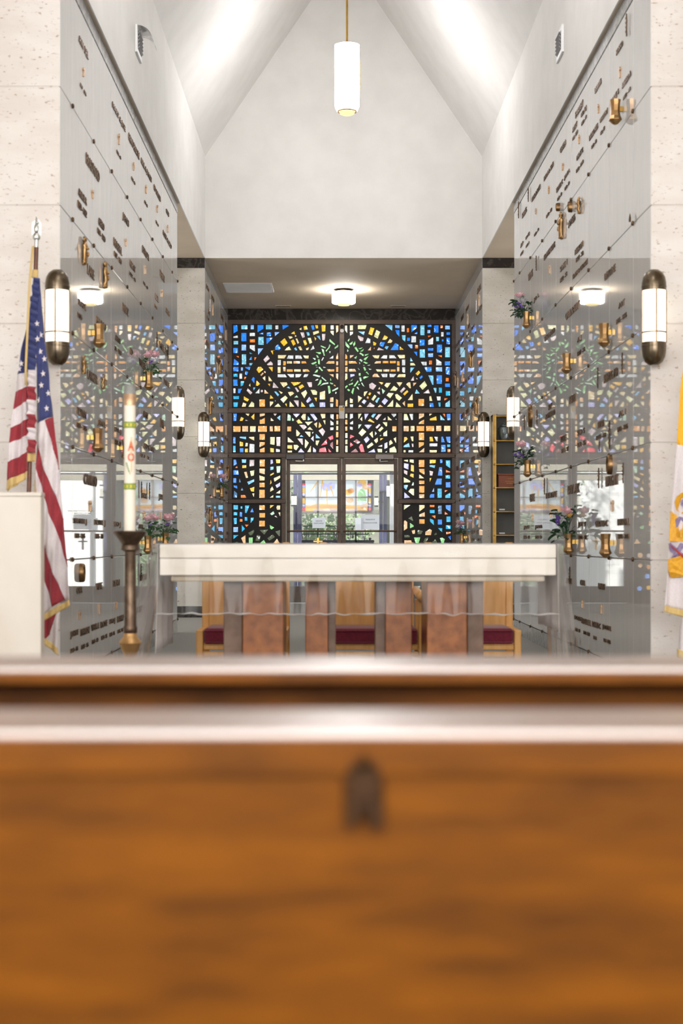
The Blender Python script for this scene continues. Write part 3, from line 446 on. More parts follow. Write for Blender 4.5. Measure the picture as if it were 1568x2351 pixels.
'LR1':'''S1018 2348 1092 2357 1091 2317 1021 2335|K1113 2359 1186 2357 1184 2295 1113 2314|V1020 2301 1102 2286 1097 2191 1018 2220|Y1136 2276 1186 2267 1186 2150 1132 2169|M1018 2191 1083 2167 1077 2099 1020 2131|Y1130 2131 1184 2122 1183 2052 1115 2086|
K1015 2071 1130 2005 1127 1982 1018 1977|E1167 1987 1184 1985 1184 1928 1144 1928|U1018 1942 1092 1942 1063 1857 1018 1892|K1127 1881 1189 1882 1189 1764 1173 1766 1089 1834|V1027 1825 1124 1734 1024 1722|A1264 2353 1358 2353 1358 2231 1264 2231|
Y1441 2355 1549 2355 1544 2298 1443 2291|T1439 2266 1538 2264 1528 2217 1441 2236|B1612 2362 1653 2362 1653 2295 1612 2295|C1706 2347 1782 2347 1782 2211 1707 2259|A1265 2206 1360 2206 1360 2105 1273 2155|S1270 2119 1358 2049 1267 2046|
M1439 2179 1505 2162 1488 2091 1447 2093|B1600 2236 1647 2235 1653 2089 1575 2091|O1706 2191 1787 2155 1785 2146 1706 2146|C1700 2102 1782 2102 1782 2042 1700 2042|Y1443 2058 1477 2056 1445 1987|A1267 2013 1360 2013 1360 1954 1267 1954|
B1563 2048 1643 2048 1642 1944 1526 1943|B1705 1988 1785 1988 1785 1896 1705 1896|A1269 1926 1358 1926 1358 1811 1269 1811|L1513 1896 1518 1824 1478 1824|O1690 1856 1742 1853 1690 1819|C1570 1884 1643 1884 1643 1725 1570 1725|
P1267 1791 1358 1791 1358 1724 1267 1724|B1463 1795 1522 1795 1522 1728 1441 1728 1443 1769|C1785 1819 1785 1724 1695 1724 1696 1769''',
'LR2':'''K1020 1614 1133 1613 1020 1531|S1270 1614 1363 1613 1362 1566 1271 1501|O1444 1613 1525 1613 1525 1576 1444 1576|N1581 1607 1642 1607 1642 1459 1581 1459|B1701 1613 1792 1613 1788 1500 1706 1550|P1365 1498 1366 1419 1270 1420 1270 1457|
C1443 1533 1528 1533 1528 1476 1443 1476|O1690 1507 1748 1459 1688 1456|O1475 1434 1541 1442 1538 1388|A1270 1380 1363 1380 1363 1302 1270 1302|C1447 1392 1513 1363 1516 1277 1444 1342|B1576 1376 1647 1376 1647 1288 1576 1288|
C1717 1426 1787 1426 1787 1330 1717 1330|P1039 1364 1077 1336 1078 1224 1020 1188 1021 1352|D1086 1392 1152 1432 1180 1342|G1120 1320 1186 1277 1184 1252 1120 1228|P1145 1193 1204 1208 1203 1137 1164 1134|D1245 1208 1338 1190 1307 1127 1242 1130|
P1444 1222 1483 1199 1466 1115 1369 1116 1369 1171|D1021 1121 1114 1121 1127 1081 1024 1078|C1578 1233 1653 1234 1650 1162|C1705 1280 1792 1280 1792 1216 1705 1216|O1712 1168 1790 1171 1787 1147 1715 1127|G1183 1081 1292 1084 1264 978 1214 978|
D1363 1071 1426 1084 1382 978 1332 997|G1609 1071 1650 1082 1696 1053 1672 978 1637 978|D1475 1003 1544 1059 1575 978 1469 975|P1024 1034 1145 1034 1155 978 1024 978|B1742 1090 1790 1106 1787 1040|D1513 1134 1556 1165 1569 1127 1519 1109''',
}
INS_L=[
('T',10.554,4.46,0.183,0.047,'ANN'),
('T',10.781,4.458,0.164,0.048,'DEL'),
('C',10.646,4.271,0.065),
('T',10.572,4.171,0.084,0.022,'1919'),
('T',10.721,4.167,0.086,0.022,'1944'),
('T',12.431,4.448,0.747,0.059,'MARY & JOE'),
('C',12.416,4.257,0.087),
('T',12.421,4.162,0.239,0.025,'1930 - 96'),
('T',13.368,4.455,0.688,0.064,'HENDERSON'),
('C',13.334,4.268,0.071),
('T',13.319,4.162,0.233,0.024,'1919 - 70'),
('T',14.265,4.455,0.784,0.063,'BILL & JAMES'),
('C',14.216,4.266,0.082),
('T',14.227,4.162,0.209,0.023,'1921 - 82'),
('T',15.142,4.452,0.56,0.055,'ED & ROSS'),
('T',16.087,4.468,0.268,0.046,'GUS'),
('C',15.126,4.286,0.074),
('T',15.127,4.165,0.215,0.025,'1924 - 80'),
('T',16.066,4.173,0.812,0.051,'MAY & LEO'),
('T',11.075,3.699,0.611,0.079,'BRADFORD'),
('T',10.619,3.402,0.344,0.051,'ALICE R'),
('T',10.607,3.315,0.37,0.047,'1920 - 1982'),
('C',11.055,3.511,0.063),
('T',11.486,3.388,0.26,0.056,'CARLO'),
('T',11.481,3.312,0.372,0.042,'1931 - 1980'),
('T',12.838,3.689,0.372,0.073,'JAMES'),
('T',12.366,3.382,0.467,0.065,'HUGH L'),
('C',12.828,3.508,0.063),
('T',12.362,3.305,0.402,0.04,'1927 - 1983'),
('T',14.196,3.675,0.464,0.063,'BYRON'),
('S',10.63,2.954,0.2),
('T',10.975,2.931,0.311,0.071,'LAKE'),
('C',16.074,4.279,0.079),
('S',11.591,2.95,0.204),
('T',13.273,3.391,0.371,0.055,'KENT'),
('T',13.255,3.313,0.408,0.03,'1922 - 91'),
('C',14.17,3.506,0.087),
('T',15.587,3.697,0.447,0.071,'PERRY'),
('T',14.19,3.393,0.353,0.027,'1931 - 77'),
('C',15.541,3.513,0.077),
('T',15.095,3.408,0.27,0.052,'LEE'),
('T',15.0,3.315,0.197,0.034,'1911'),
('T',16.069,3.413,0.34,0.055,'ARTH'),
('T',12.818,2.939,0.36,0.068,'FRITZ'),
('T',12.356,2.639,0.288,0.047,'AMOS'),
('T',12.363,2.554,0.369,0.037,'20 - 1988'),
('T',10.599,2.651,0.32,0.044,'SLADE'),
('T',10.493,2.56,0.183,0.036,'1925'),
('T',11.465,2.638,0.49,0.052,'BRUNO'),
('T',11.048,2.185,0.455,0.066,'LAKER'),
('S',10.594,2.189,0.13),
('S',11.503,2.174,0.114),
('T',15.711,2.97,0.757,0.07,'MILES'),
('H',15.029,2.937,0.15),
('H',16.033,2.929,0.16),
('T',13.953,2.612,0.469,0.063,'WEBB'),
('T',15.982,2.654,0.56,0.054,'DALE'),
('T',13.183,2.641,0.191,0.05,'ED'),
('T',10.567,1.891,0.391,0.052,'FLYNN'),
('T',10.576,1.805,0.43,0.035,'1920 - 1985'),
('T',11.488,1.883,0.399,0.052,'JANEL'),
('T',14.2,2.172,0.387,0.059,'AMY'),
('T',15.546,2.182,0.348,0.09,'IDA'),
('T',12.348,1.897,0.366,0.046,'IDA J'),
('T',12.356,1.803,0.381,0.041,'1907 - 82'),
('T',14.466,1.89,1.254,0.046,'LEO & MAE'),
('T',14.129,1.796,0.671,0.029,'12 3 12'),
('T',10.969,1.428,0.577,0.076,'CARUSO'),
('C',10.95,1.242,0.078),
('T',10.525,1.138,0.532,0.047,'SAMUEL J'),
('T',11.408,1.136,0.519,0.051,'BESSIE J'),
('T',12.319,1.134,0.379,0.051,'LEO J'),
('T',10.522,1.048,0.393,0.035,'1913 - 1996'),
('T',11.384,1.046,0.373,0.038,'1915 - 70'),
('O',10.518,0.744,0.132),
('T',10.485,0.671,0.227,0.043,'ORR'),
('T',11.382,0.666,0.286,0.052,'MAE'),
('T',12.268,0.666,0.361,0.051,'DEAN'),
('H',13.811,1.417,0.15),
('H',14.414,1.421,0.157),
('T',14.108,1.423,0.315,0.047,'MARK'),
('T',15.477,1.431,0.368,0.07,'JAYE'),
('H',13.775,0.671,0.15),
('H',14.394,0.667,0.151),
('T',14.054,0.665,0.522,0.058,'STONE'),
('C',14.073,1.224,0.083),
('C',15.451,1.242,0.078),
('T',13.854,1.14,0.304,0.04,'ANN L'),
('T',10.282,0.377,0.315,0.051,'JOHN F'),
('T',10.719,0.371,0.37,0.049,'MARION'),
('T',11.179,0.378,0.342,0.046,'VERA A'),
('T',11.615,0.374,0.343,0.048,'ROSE'),
('T',12.047,0.367,0.293,0.05,'LEO J'),
('T',12.512,0.368,0.376,0.05,'FRANK P'),
('T',10.269,0.283,0.289,0.03,'1910 - 93'),
('T',10.712,0.277,0.303,0.031,'1917 - 95'),
('T',11.175,0.282,0.288,0.031,'1920 - 80'),
('T',11.621,0.282,0.292,0.032,'1922 - 96'),
('T',12.04,0.279,0.278,0.032,'1919 - 95'),
('T',12.503,0.278,0.315,0.031,'1924 - 90'),
('C',10.481,0.486,0.061),
('C',11.368,0.482,0.081),
('C',12.266,0.48,0.062),
('T',13.757,0.386,0.727,0.056,'PAUL & ROSE'),
]
INS_R=[
('H',10.5,4.506,0.156),
('T',10.802,4.505,0.234,0.04,'RUSSO'),
('T',10.549,4.203,0.313,0.039,'ANGELO A'),
('T',10.536,4.111,0.255,0.023,'1922 - 98'),
('T',10.994,4.21,0.322,0.04,'MARIE S'),
('T',11.439,4.194,0.32,0.042,'WALTER J'),
('T',11.882,4.196,0.387,0.043,'DOLORES'),
('T',11.48,4.107,0.169,0.025,'1922 - 97'),
('T',11.859,4.105,0.221,0.026,'1919 - 90'),
('T',11.677,4.494,0.274,0.043,'LEWIS'),
('T',12.577,4.566,0.381,0.051,'FARLEY'),
('T',12.349,4.484,0.256,0.041,'ROY J'),
('T',12.335,4.42,0.25,0.027,'1920 - 99'),
('T',12.805,4.487,0.228,0.038,'ANN T'),
('T',12.79,4.419,0.257,0.026,'1921 - 2001'),
('T',12.541,4.193,0.299,0.041,'MAX S'),
('T',12.542,4.097,0.356,0.029,'1918 - 1996'),
('T',13.467,4.488,0.318,0.047,'GREEN'),
('T',14.354,4.485,0.617,0.042,'IVAN & SUE'),
('T',15.252,4.483,0.62,0.044,'PETER & ROSE'),
('T',13.659,4.19,0.375,0.04,'ELMER C'),
('T',13.229,4.189,0.313,0.039,'JUNE L'),
('T',13.664,4.101,0.252,0.028,'1914 - 98'),
('T',13.225,4.096,0.256,0.027,'1916 - 99'),
('T',16.171,4.484,0.363,0.053,'ELLIS'),
('T',14.33,4.097,0.353,0.029,'1912 - 89'),
('H',15.778,4.538,0.152),
('H',16.601,4.542,0.179),
('C',10.781,4.303,0.08),
('C',11.663,4.301,0.069),
('C',12.574,4.304,0.075),
('C',13.471,4.301,0.065),
('C',14.34,4.293,0.075),
('C',15.25,4.296,0.057),
('S',12.517,3.716,0.14),
('O',13.673,3.984,0.076),
('O',12.973,3.824,0.096),
('S',13.505,3.702,0.241),
('T',12.97,3.724,0.356,0.057,'AMES'),
('T',12.589,3.425,0.405,0.046,'NELSON'),
('T',12.554,3.353,0.357,0.037,'1925 - 90'),
('T',14.307,3.722,0.71,0.052,'EDWARDS'),
('T',15.908,4.191,0.296,0.035,'ROY J'),
('T',16.388,4.198,0.226,0.036,'AL P'),
('T',16.388,4.107,0.226,0.027,'1921'),
('T',15.907,4.106,0.259,0.026,'1924'),
('T',15.21,4.096,0.338,0.025,'1920 - 92'),
('P',10.349,3.194,0.062),
('T',11.179,2.973,0.434,0.053,'LEMOINE'),
('T',12.528,3.244,0.745,0.038,'EDITH & GEORGE'),
('T',15.671,3.723,0.359,0.075,'VIDES'),
('T',13.419,3.426,0.414,0.049,'SUE I'),
('T',13.422,3.332,0.395,0.039,'1922 - 98'),
('T',12.932,2.95,0.751,0.065,'GAUDRAULT'),
('T',10.721,2.678,0.223,0.039,'ART'),
('T',10.73,2.58,0.378,0.035,'1935 - 1966'),
('T',11.141,2.208,0.557,0.065,'HERZIG MD'),
('H',10.655,2.199,0.147),
('H',11.639,2.194,0.16),
('T',14.288,2.941,0.671,0.047,'BERNARD'),
('T',12.933,2.201,0.367,0.066,'TERRI'),
('T',12.561,2.664,0.202,0.051,'AL J'),
('T',12.477,2.561,0.37,0.037,'1907 - 96'),
('T',14.242,2.185,0.607,0.052,'ROMANO'),
('T',14.243,2.258,0.222,0.053,'ROY'),
('T',11.554,1.89,0.268,0.051,'RHODA'),
('T',10.701,1.91,0.264,0.039,'AL I'),
('T',10.688,1.806,0.375,0.035,'1920 - 1985'),
('T',11.556,1.806,0.415,0.034,'1918 - 88'),
('H',11.15,1.702,0.207),
('H',11.565,1.709,0.077),
('T',13.43,1.906,0.31,0.054,'ROSE'),
('T',13.337,1.806,0.403,0.041,'1914 - 97'),
('T',12.477,1.9,0.37,0.046,'SID S'),
('T',12.457,1.804,0.408,0.038,'1912 - 95'),
('O',15.607,2.188,0.232),
('H',16.103,2.201,0.156),
('H',15.107,2.185,0.146),
('T',15.215,3.427,0.381,0.05,'JO L'),
('H',15.166,3.718,0.147),
('C',14.295,3.532,0.085),
('T',11.106,1.432,0.486,0.077,'HAIGHT'),
('H',11.599,1.43,0.155),
('H',10.622,1.433,0.142),
('O',11.128,1.514,0.145),
('T',12.877,1.429,0.605,0.079,'PAVLAK'),
('T',15.538,1.427,0.353,0.08,'UHLE'),
('T',14.196,1.43,0.699,0.054,'VERA & DALE'),
('H',14.569,1.472,0.157),
('C',11.096,1.244,0.082),
('T',11.534,1.137,0.51,0.049,'GERALD C'),
('T',10.658,1.14,0.436,0.047,'DIANA L'),
('T',12.435,1.136,0.395,0.05,'JOE V'),
('T',15.993,1.142,0.467,0.047,'JACK F'),
('T',15.07,1.14,0.498,0.046,'JAMES B'),
('T',15.993,1.048,0.467,0.037,'1930 - 92'),
('T',15.069,1.049,0.448,0.035,'1928 - 90'),
('T',12.406,1.042,0.394,0.034,'1922 - 97'),
('T',10.647,1.046,0.414,0.033,'1932 - 2004'),
('T',12.404,0.666,0.225,0.046,'ORR'),
('T',11.53,0.662,0.267,0.047,'DAVIS'),
('T',13.118,0.661,0.314,0.048,'ALLEN'),
('H',13.023,0.661,0.145),
('C',12.414,0.48,0.065),
('C',11.526,0.477,0.073),
('T',12.62,0.359,0.378,0.048,'DORIS J'),
('T',12.199,0.357,0.408,0.046,'IRENE L'),
('T',11.754,0.358,0.358,0.045,'LOUIS C'),
('T',11.305,0.361,0.355,0.043,'JEROME L'),
('T',12.657,0.274,0.246,0.03,'1920 - 98'),
('T',12.203,0.275,0.288,0.029,'1922 - 2003'),
('T',11.812,0.265,0.127,0.028,'1930'),
('T',11.297,0.273,0.266,0.028,'1930 - 2006'),
('P',12.661,0.163,0.075),
('C',15.536,1.235,0.069),
('C',14.206,1.25,0.063),
]

# ------------------------------------------------------------------ room shell
HW, HL = 1.89, 1.86            # half width between the polished walls, and of the entrance alcove
Y0, Y1, Y2, Y3 = 9.76, 17.1, 20.42, 25.0   # near end and far end of the polished walls, alcove mouth, glazed wall
ZS, ZT = 4.816, 4.70           # soffit, bottom of the stone trim
RZ = [.15, .906, 1.66, 2.42, 3.18, 3.94, 4.70]
ZE, ZA, UX = 6.176, 8.91, 1.855   # eaves and ridge of the nave vault
struct('floor', B().box(-5.2, 5.2, -4.2, 25.05, -.2, 0), 'carpet')
def courses(name, x0, x1, y0, y1, mat, zs, extra=()):
    b = B(); g = .0025; xs = [x0]+list(extra)+[x1]
    for a, c in zip(zs, zs[1:]):
        for p, q in zip(xs, xs[1:]): b.box(p+g, q-g, y0, y1, a+g, c-g, .004, 1)
    b.box(x0+.01, x1-.01, y0+.008, y1-.008, zs[0], zs[-1])
    return struct(name, b, mat)
CZ2 = [0]+RZ[1:-1]+[4.70, ZS]
courses('wall_pillar_left', -5.0, -HW, Y0, Y0+.5, 'travertine', CZ2, (-3.9, -2.9))
courses('wall_pillar_right', HW, 5.0, Y0, Y0+.5, 'travertine', CZ2, (2.9, 3.9))
for s, nm in ((-1, 'left'), (1, 'right')):
    a, c = sorted((s*(HW+.024), s*5.0))
    struct('wall_'+nm, B().box(a, c, Y0+.48, Y1, 0, ZS), 'travertine')
    a, c = sorted((s*(HW-.004), s*(HW+.06)))
    struct('trim_cornice_'+nm, B().box(a, c, Y0+.004, Y1, ZT+.004, ZS-.002), 'grey_stone')
    struct('baseboard_'+nm, B().box(a, c, Y0+.004, Y1, 0, RZ[0]-.004), 'grey_stone')
    a, c = sorted((s*HL, s*5.0))
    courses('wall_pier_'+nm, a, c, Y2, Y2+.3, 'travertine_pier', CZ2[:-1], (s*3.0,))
    struct('trim_pier_'+nm, B().box(a, c, Y2-.004, Y2+.3, 4.68, ZS-.001), 'dark_stone')
    struct('baseboard_pier_'+nm, B().box(a, c, Y2-.012, Y2, 0, .15), 'dark_stone')
    a, c = sorted((s*(HL+.024), s*5.0))
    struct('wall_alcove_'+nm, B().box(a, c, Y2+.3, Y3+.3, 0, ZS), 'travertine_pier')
    a, c = sorted((s*(HL-.004), s*(HL+.06)))
    struct('trim_alcove_'+nm, B().box(a, c, Y2+.004, Y3-.1, ZT-.02, ZS-.001), 'grey_stone')
    struct('baseboard_alcove_'+nm, B().box(a, c, Y2+.3, Y3-.1, 0, RZ[0]-.004), 'grey_stone')
    a, c = sorted((s*UX, s*(UX+.25))); e, f = sorted((s*UX, s*(UX+.0118)))
    struct('wall_upper_'+nm, B().box(a, c, -4.0, Y2+.2, ZS+.201, ZE+.3).box(e, f, -4.0, Y2, ZS-.001, ZS+.2012), 'plaster')
    a, c = sorted((s*(UX+.012), s*5.2))
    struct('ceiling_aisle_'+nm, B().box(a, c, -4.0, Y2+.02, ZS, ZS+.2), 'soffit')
    struct('ceiling_vault_'+nm, B().poly([(s*UX, -4.0, ZE), (0, -4.0, ZA), (0, -4.0, ZA+.3), (s*(UX+.3), -4.0, ZE)], (0, Y2+4.2, 0)), 'plaster')
    a, c = sorted((s*5.0, s*5.2))
    struct('wall_side_'+nm, B().box(a, c, -4.0, Y3, 0, ZS+.2), 'plaster')
struct('wall_gable', B().poly([(-UX-.02, Y2, ZS+.2005), (UX+.02, Y2, ZS+.2005), (UX+.02, Y2, ZE), (0, Y2, ZA+.05), (-UX-.02, Y2, ZE)], (0, .25, 0)).box(-UX-.011, UX+.011, Y2, Y2+.0118, ZS-.001, ZS+.201), 'plaster')
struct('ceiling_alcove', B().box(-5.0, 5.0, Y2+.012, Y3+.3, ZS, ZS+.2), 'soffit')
struct('wall_rear', B().box(-5.2, 5.2, -4.2, -4.0, 0, ZA+.4), 'plaster')
struct('trim_lintel', B().box(-HL, HL, Y3-.10, Y3+.1, 4.635, ZS-.001), 'dark_stone')

# ------------------------------------------------------------------ glazed entrance wall: window frames, faceted glass, doors
def wx(px): return (px-764)/140+CX
def wz(py): return CZ+(1240-py)/140
fr = B()
for a, c in ((523.5, 533), (1037, 1046)): fr.box(wx(a), wx(c), Y3-.07, Y3+.07, 0, wz(735))
fr.box(wx(779.5), wx(790), Y3-.07, Y3+.07, wz(1053), wz(735))
for a, c in ((647, 656.5), (913.5, 923)): fr.box(wx(a), wx(c), Y3-.07, Y3+.07, 0, wz(945))
fr.box(wx(523.5), wx(1046), Y3-.075, Y3+.075, wz(745), wz(735))
fr.box(wx(523.5), wx(1046), Y3-.08, Y3+.07, wz(949), wz(937.5), .006)
fr.box(wx(523.5), wx(1046), Y3-.08, Y3+.07, wz(1051.5), wz(1041), .006)
for a, c in ((523.5, 656.5), (913.5, 1046)):
    fr.box(wx(a), wx(c), Y3-.08, Y3+.07, wz(1156), wz(1146.5), .006)
    fr.box(wx(a), wx(c), Y3-.08, Y3+.07, 0, .12)
struct('trim_window_frame', fr, 'bronze_frame')
WP = {'TL': (533, 779.5, 745, 937.5), 'TR': (790, 1037, 745, 937.5), 'ML': (533, 647, 949, 1041), 'MC1': (656.5, 779.5, 949, 1041),
      'MC2': (790, 913.5, 949, 1041), 'MR': (923, 1037, 949, 1041), 'LL1': (533, 647, 1051.5, 1146.5), 'LR1': (923, 1037, 1051.5, 1146.5),
      'LL2': (533, 647, 1156, 1368), 'LR2': (923, 1037, 1156, 1368)}
for n, (k, (a, c, t, u)) in enumerate(WP.items()):
    w = struct('window_%d' % (n+1), B().box(wx(a)-.01, wx(c)+.01, Y3, Y3+.03, max(wz(u)-.01, .1), wz(t)+.01), 'matrix')
    pcs = [p.strip() for p in GLASS[k].replace('\n', '').split('|')]
    cols = sorted(set(p[0] for p in pcs)); b = B()
    for p in pcs:
        v = list(map(int, p[1:].split())); pts = [Vector((v[i]/1000, Y3-.006, v[i+1]/1000)) for i in range(0, len(v), 2)]
        b.mi = cols.index(p[0]); cen = sum(pts, Vector())/len(pts)
        fr_ = [b.bm.verts.new(q+(cen-q).normalized()*.008) for q in pts]; bk = [b.bm.verts.new(q+Vector((0, .012, 0))) for q in pts]
        m_ = len(pts); b._f(fr_)
        for i in range(m_): b._f([fr_[i], bk[i], bk[(i+1) % m_], fr_[(i+1) % m_]])
    if k[-1] == '2' and k[0] == 'L':          # lower part of the panel, down to the floor rail
        for i in range(5):
            for j in range(4):
                x = wx(a)+.1+.15*i+random.uniform(-.02, .02); z = .25+.18*j+random.uniform(-.02, .02); r = random.uniform(.04, .06)
                b.mi = random.randrange(len(cols)); ng = random.choice((4, 5)); o_ = random.uniform(0, 6)
                b._f([b.bm.verts.new((x+r*math.cos(o_+6.283*q/ng), Y3-.005, z+r*math.sin(o_+6.283*q/ng))) for q in range(ng)])
    g = b.obj('glass_pieces', ['g'+c_ for c_ in cols], w)
# the pair of glazed doors
for n, (a, c, side) in enumerate(((657.5, 784.2, 1), (784.8, 912.5, -1))):
    b = B(); x0, x1 = wx(a), wx(c); zt = wz(1052.5)
    gx0, gx1, gz0, gz1 = wx(a+8.5), wx(c-10 if side > 0 else c-8.5), .28, wz(1066)
    if side < 0: gx0 = wx(a+9)
    b.box(x0, gx0, Y3-.03, Y3+.03, .01, zt, .004).box(gx1, x1, Y3-.03, Y3+.03, .01, zt, .004)
    b.box(gx0, gx1, Y3-.03, Y3+.03, gz1, zt).box(gx0, gx1, Y3-.03, Y3+.03, .01, gz0)
    d = struct('door_%d' % (n+1), b, 'bronze_frame')
    B().box(gx0, gx1, Y3-.004, Y3+.004, gz0, gz1).obj('door_glass', 'glass', d)
    zb = wz(1219.5)
    pb = B().tube([(gx0-.04, Y3-.10, zb), (gx1+.04, Y3-.10, zb)], .014, 10)
    for x in (gx0-.03, gx1+.03): pb.cyl((x, Y3-.03, zb), (x, Y3-.10, zb), .012)
    pb.obj('push_bar', 'bronze_dark', d, auto=40)
    cx0, cx1 = (wx(657), wx(699.5)) if side > 0 else (wx(861), wx(903.5))
    cl = B().box(cx0, cx1, Y3-.14, Y3-.075, wz(1056), wz(1044), .008).obj('door_closer', 'closer_dark' if side > 0 else 'closer', d)
    xa = wx(697) if side > 0 else wx(872)
    ar = B().tube([(xa, Y3-.11, wz(1058)), (xa, Y3-.13, wz(1060)), (xa-.13 if side > 0 else xa+.13, Y3-.16, wz(1059.5))], .011)
    ar.cyl((xa, Y3-.11, wz(1056)), (xa, Y3-.11, wz(1061)), .018); ar.obj('closer_arm', 'chrome', cl, auto=40)
    xc = wx(730) if side > 0 else wx(849)
    cr = B().box(xc-.018, xc+.018, Y3-.02, Y3-.004, wz(1262), wz(1234.5)).box(xc-.075, xc+.075, Y3-.022, Y3-.004, wz(1244.5), wz(1241.5))
    cr.obj('door_cross', 'brass' if side > 0 else 'dark_steel', d)
    if side < 0:
        t = B()
        for txt, px0, px1, py in (('RESURRECTION CHAPEL', 884, 820, 1175.5), ('MAUSOLEUM', 869, 832, 1181)):
            add_text(t, txt, lambda u, v, w_: (wx(px0)+(wx(px1)-wx(px0))*u, Y3+.005+.002*w_, wz(py)+.032*v), .01)
        t.obj('door_lettering', 'black', d)
def notice(x0, x1, y0, y1, yy, label, lines):
    t = thing('paper_notice', (wx((x0+x1)/2), yy, wz(y1)), label, 'notice', 'paper notices on the glass doors')
    w, h = (x1-x0)/280, (y1-y0)/140
    B().grid(lambda u, v: Vector((-w+2*w*u, .0008*math.sin(3*u), h*v)), 6, 4).obj('sheet', 'paper', t)
    for txt, f_, zz in lines:
        b = B(); add_text(b, txt, lambda u, v, w_: (-w*f_+2*w*f_*u, -.001*w_-.0003, h*zz+.022*v), .01)
        b.obj('print', 'black', t)
notice(717, 747, 1188.5, 1212.5, Y3-.008, 'small white paper notice taped to left glass door', [('CHAPEL HOURS', .5, .62), ('8 A M TO 5 P M DAILY', .75, .4)])
notice(829, 871, 1181.5, 1215.5, Y3-.008, 'larger pale paper notice taped under lettering on right glass door', [('PLEASE NOTE', .5, .62), ('DOORS LOCK AT DUSK', .75, .4)])
t = tag(B().grid(lambda u, v: Vector((wx(815)+(wx(836)-wx(815))*u, Y3+.007, wz(1218)+(wz(1189)-wz(1218))*v)), 2, 2).obj('paper_notice', 'paper'), 'plain white sheet half hidden behind larger notice on right glass door', 'notice', 'paper notices on the glass doors')
s_ = thing('motion_sensor', (wx(784.5), Y3-.08, wz(963)), 'white upright sensor box on bronze rail above the doors', 'sensor')
B().box(-.046, .046, -.06, 0, 0, .215, .01).obj('housing', 'white', s_)
B().box(-.03, .03, -.066, -.06, .13, .19, .002).obj('sensor_lens', 'petal_yellow', s_); B().ball((.025, -.06, .192), .012).obj('indicator', 'void', s_)
c_ = thing('ceiling_camera', (wx(785), Y3-.08, wz(752)), 'small round camera at top of the central window bar', 'camera')
B().ball((0, -.02, 0), .032).obj('dome', 'closer_dark', c_, smooth=True); B().lathe([(.0, 0), (.03, 0), (.03, .03), (0, .03)], (0, -.05, -.07), 16, 'y').obj('lens', 'grille', c_, auto=40)

# ------------------------------------------------------------------ crypt fronts with their bronze work
ORD = ['first', 'second', 'third', 'fourth', 'fifth', 'sixth', 'seventh', 'eighth', 'ninth', 'tenth']
ROWN = ['bottom row', 'fifth row down', 'fourth row down', 'third row down', 'second row down', 'top row']
bolt = B().lathe([(0, -.012), (.013, -.010), (.016, -.004), (.016, .004), (0, .004)], n=10, ax='x').obj('rosette', 'bronze_dark', smooth=True)
bolt_me = bolt.data; bpy.data.objects.remove(bolt)
def emblem(kind, p, h, s):
    """bronze emblem on a wall facing s (+1 faces +x): p is its foot in the crypt front's own coordinates"""
    b = B(); y, z = p; X = lambda d: s*d
    if kind == 'C':
        w = h*.09
        a, c = sorted((0, X(.012)))
        b.box(a, c, y-w, y+w, z, z+h, .002, 1); b.box(a, c, y-h*.28, y+h*.28, z+h*.66, z+h*.66+w*2, .002, 1)
        return b, 'cross_emblem', 'pale_bronze'
    if kind == 'S':
        prof = [(0, 0), (.12, .01), (.17, .06), (.14, .13), (.18, .25), (.16, .42), (.20, .58), (.22, .68), (.14, .76), (.10, .79), (.13, .85), (.13, .92), (.08, .98), (0, 1)]
        b.lathe([(r*h*.9, q*h) for r, q in prof], (X(.016), y, z), 14, 'z', (.55, 1))
        for v in b.bm.verts:
            k = math.sin(v.co.z*160+v.co.y*90)*.004+math.sin(v.co.y*300)*.003; v.co.x += X(k); v.co.y += k
        b.ball((X(.04), y-.02, z+h*.55), h*.09, (.7, 1, .6), 1); b.ball((X(.035), y+.03, z+h*.40), h*.07, (.7, .7, 1.4), 1)
        a, c = sorted((0, X(.014))); b.box(a, c, y-h*.14, y+h*.14, z, z+h*.12, .004, 1)
        return b, 'relief_figure', 'vase'
    if kind == 'H':
        b.tube([(X(.012), y+h*.03*math.sin(q*7), z+h*q) for q in [i/8 for i in range(9)]], [h*.02+.002]*9, 6)
        for i in range(9):
            q = .12+.1*i; sd = 1 if i % 2 else -1
            b.ball((X(.016), y+sd*h*.07, z+h*q), h*.07, (.35, .9, .8), 1)
        return b, 'leaf_emblem', 'bronze_dark'
    if kind == 'O':
        b.lathe([(0, .020), (.26*h, .020), (.30*h, .030), (.36*h, .034), (.40*h, .026), (.41*h, 0), (0, 0)], (0, 0, 0), 28, 'x', (.8, 1.22))
        for v in b.bm.verts: v.co = Vector((v.co.x*s, v.co.y+y, v.co.z+z+h/2))
        return b, 'oval_medallion', 'bronze'
    b.ball((X(.02), y, z+h*.2), h*.22, (.6, 1.2, 1), 1); b.lathe([(0, 0), (.2*h, .05*h), (.2*h, .4*h), (.1*h, .8*h), (0, h)], (X(.02), y-.01, z), 8, 'z', (.6, 1))
    return b, 'praying_hands_emblem', 'bronze_dark'
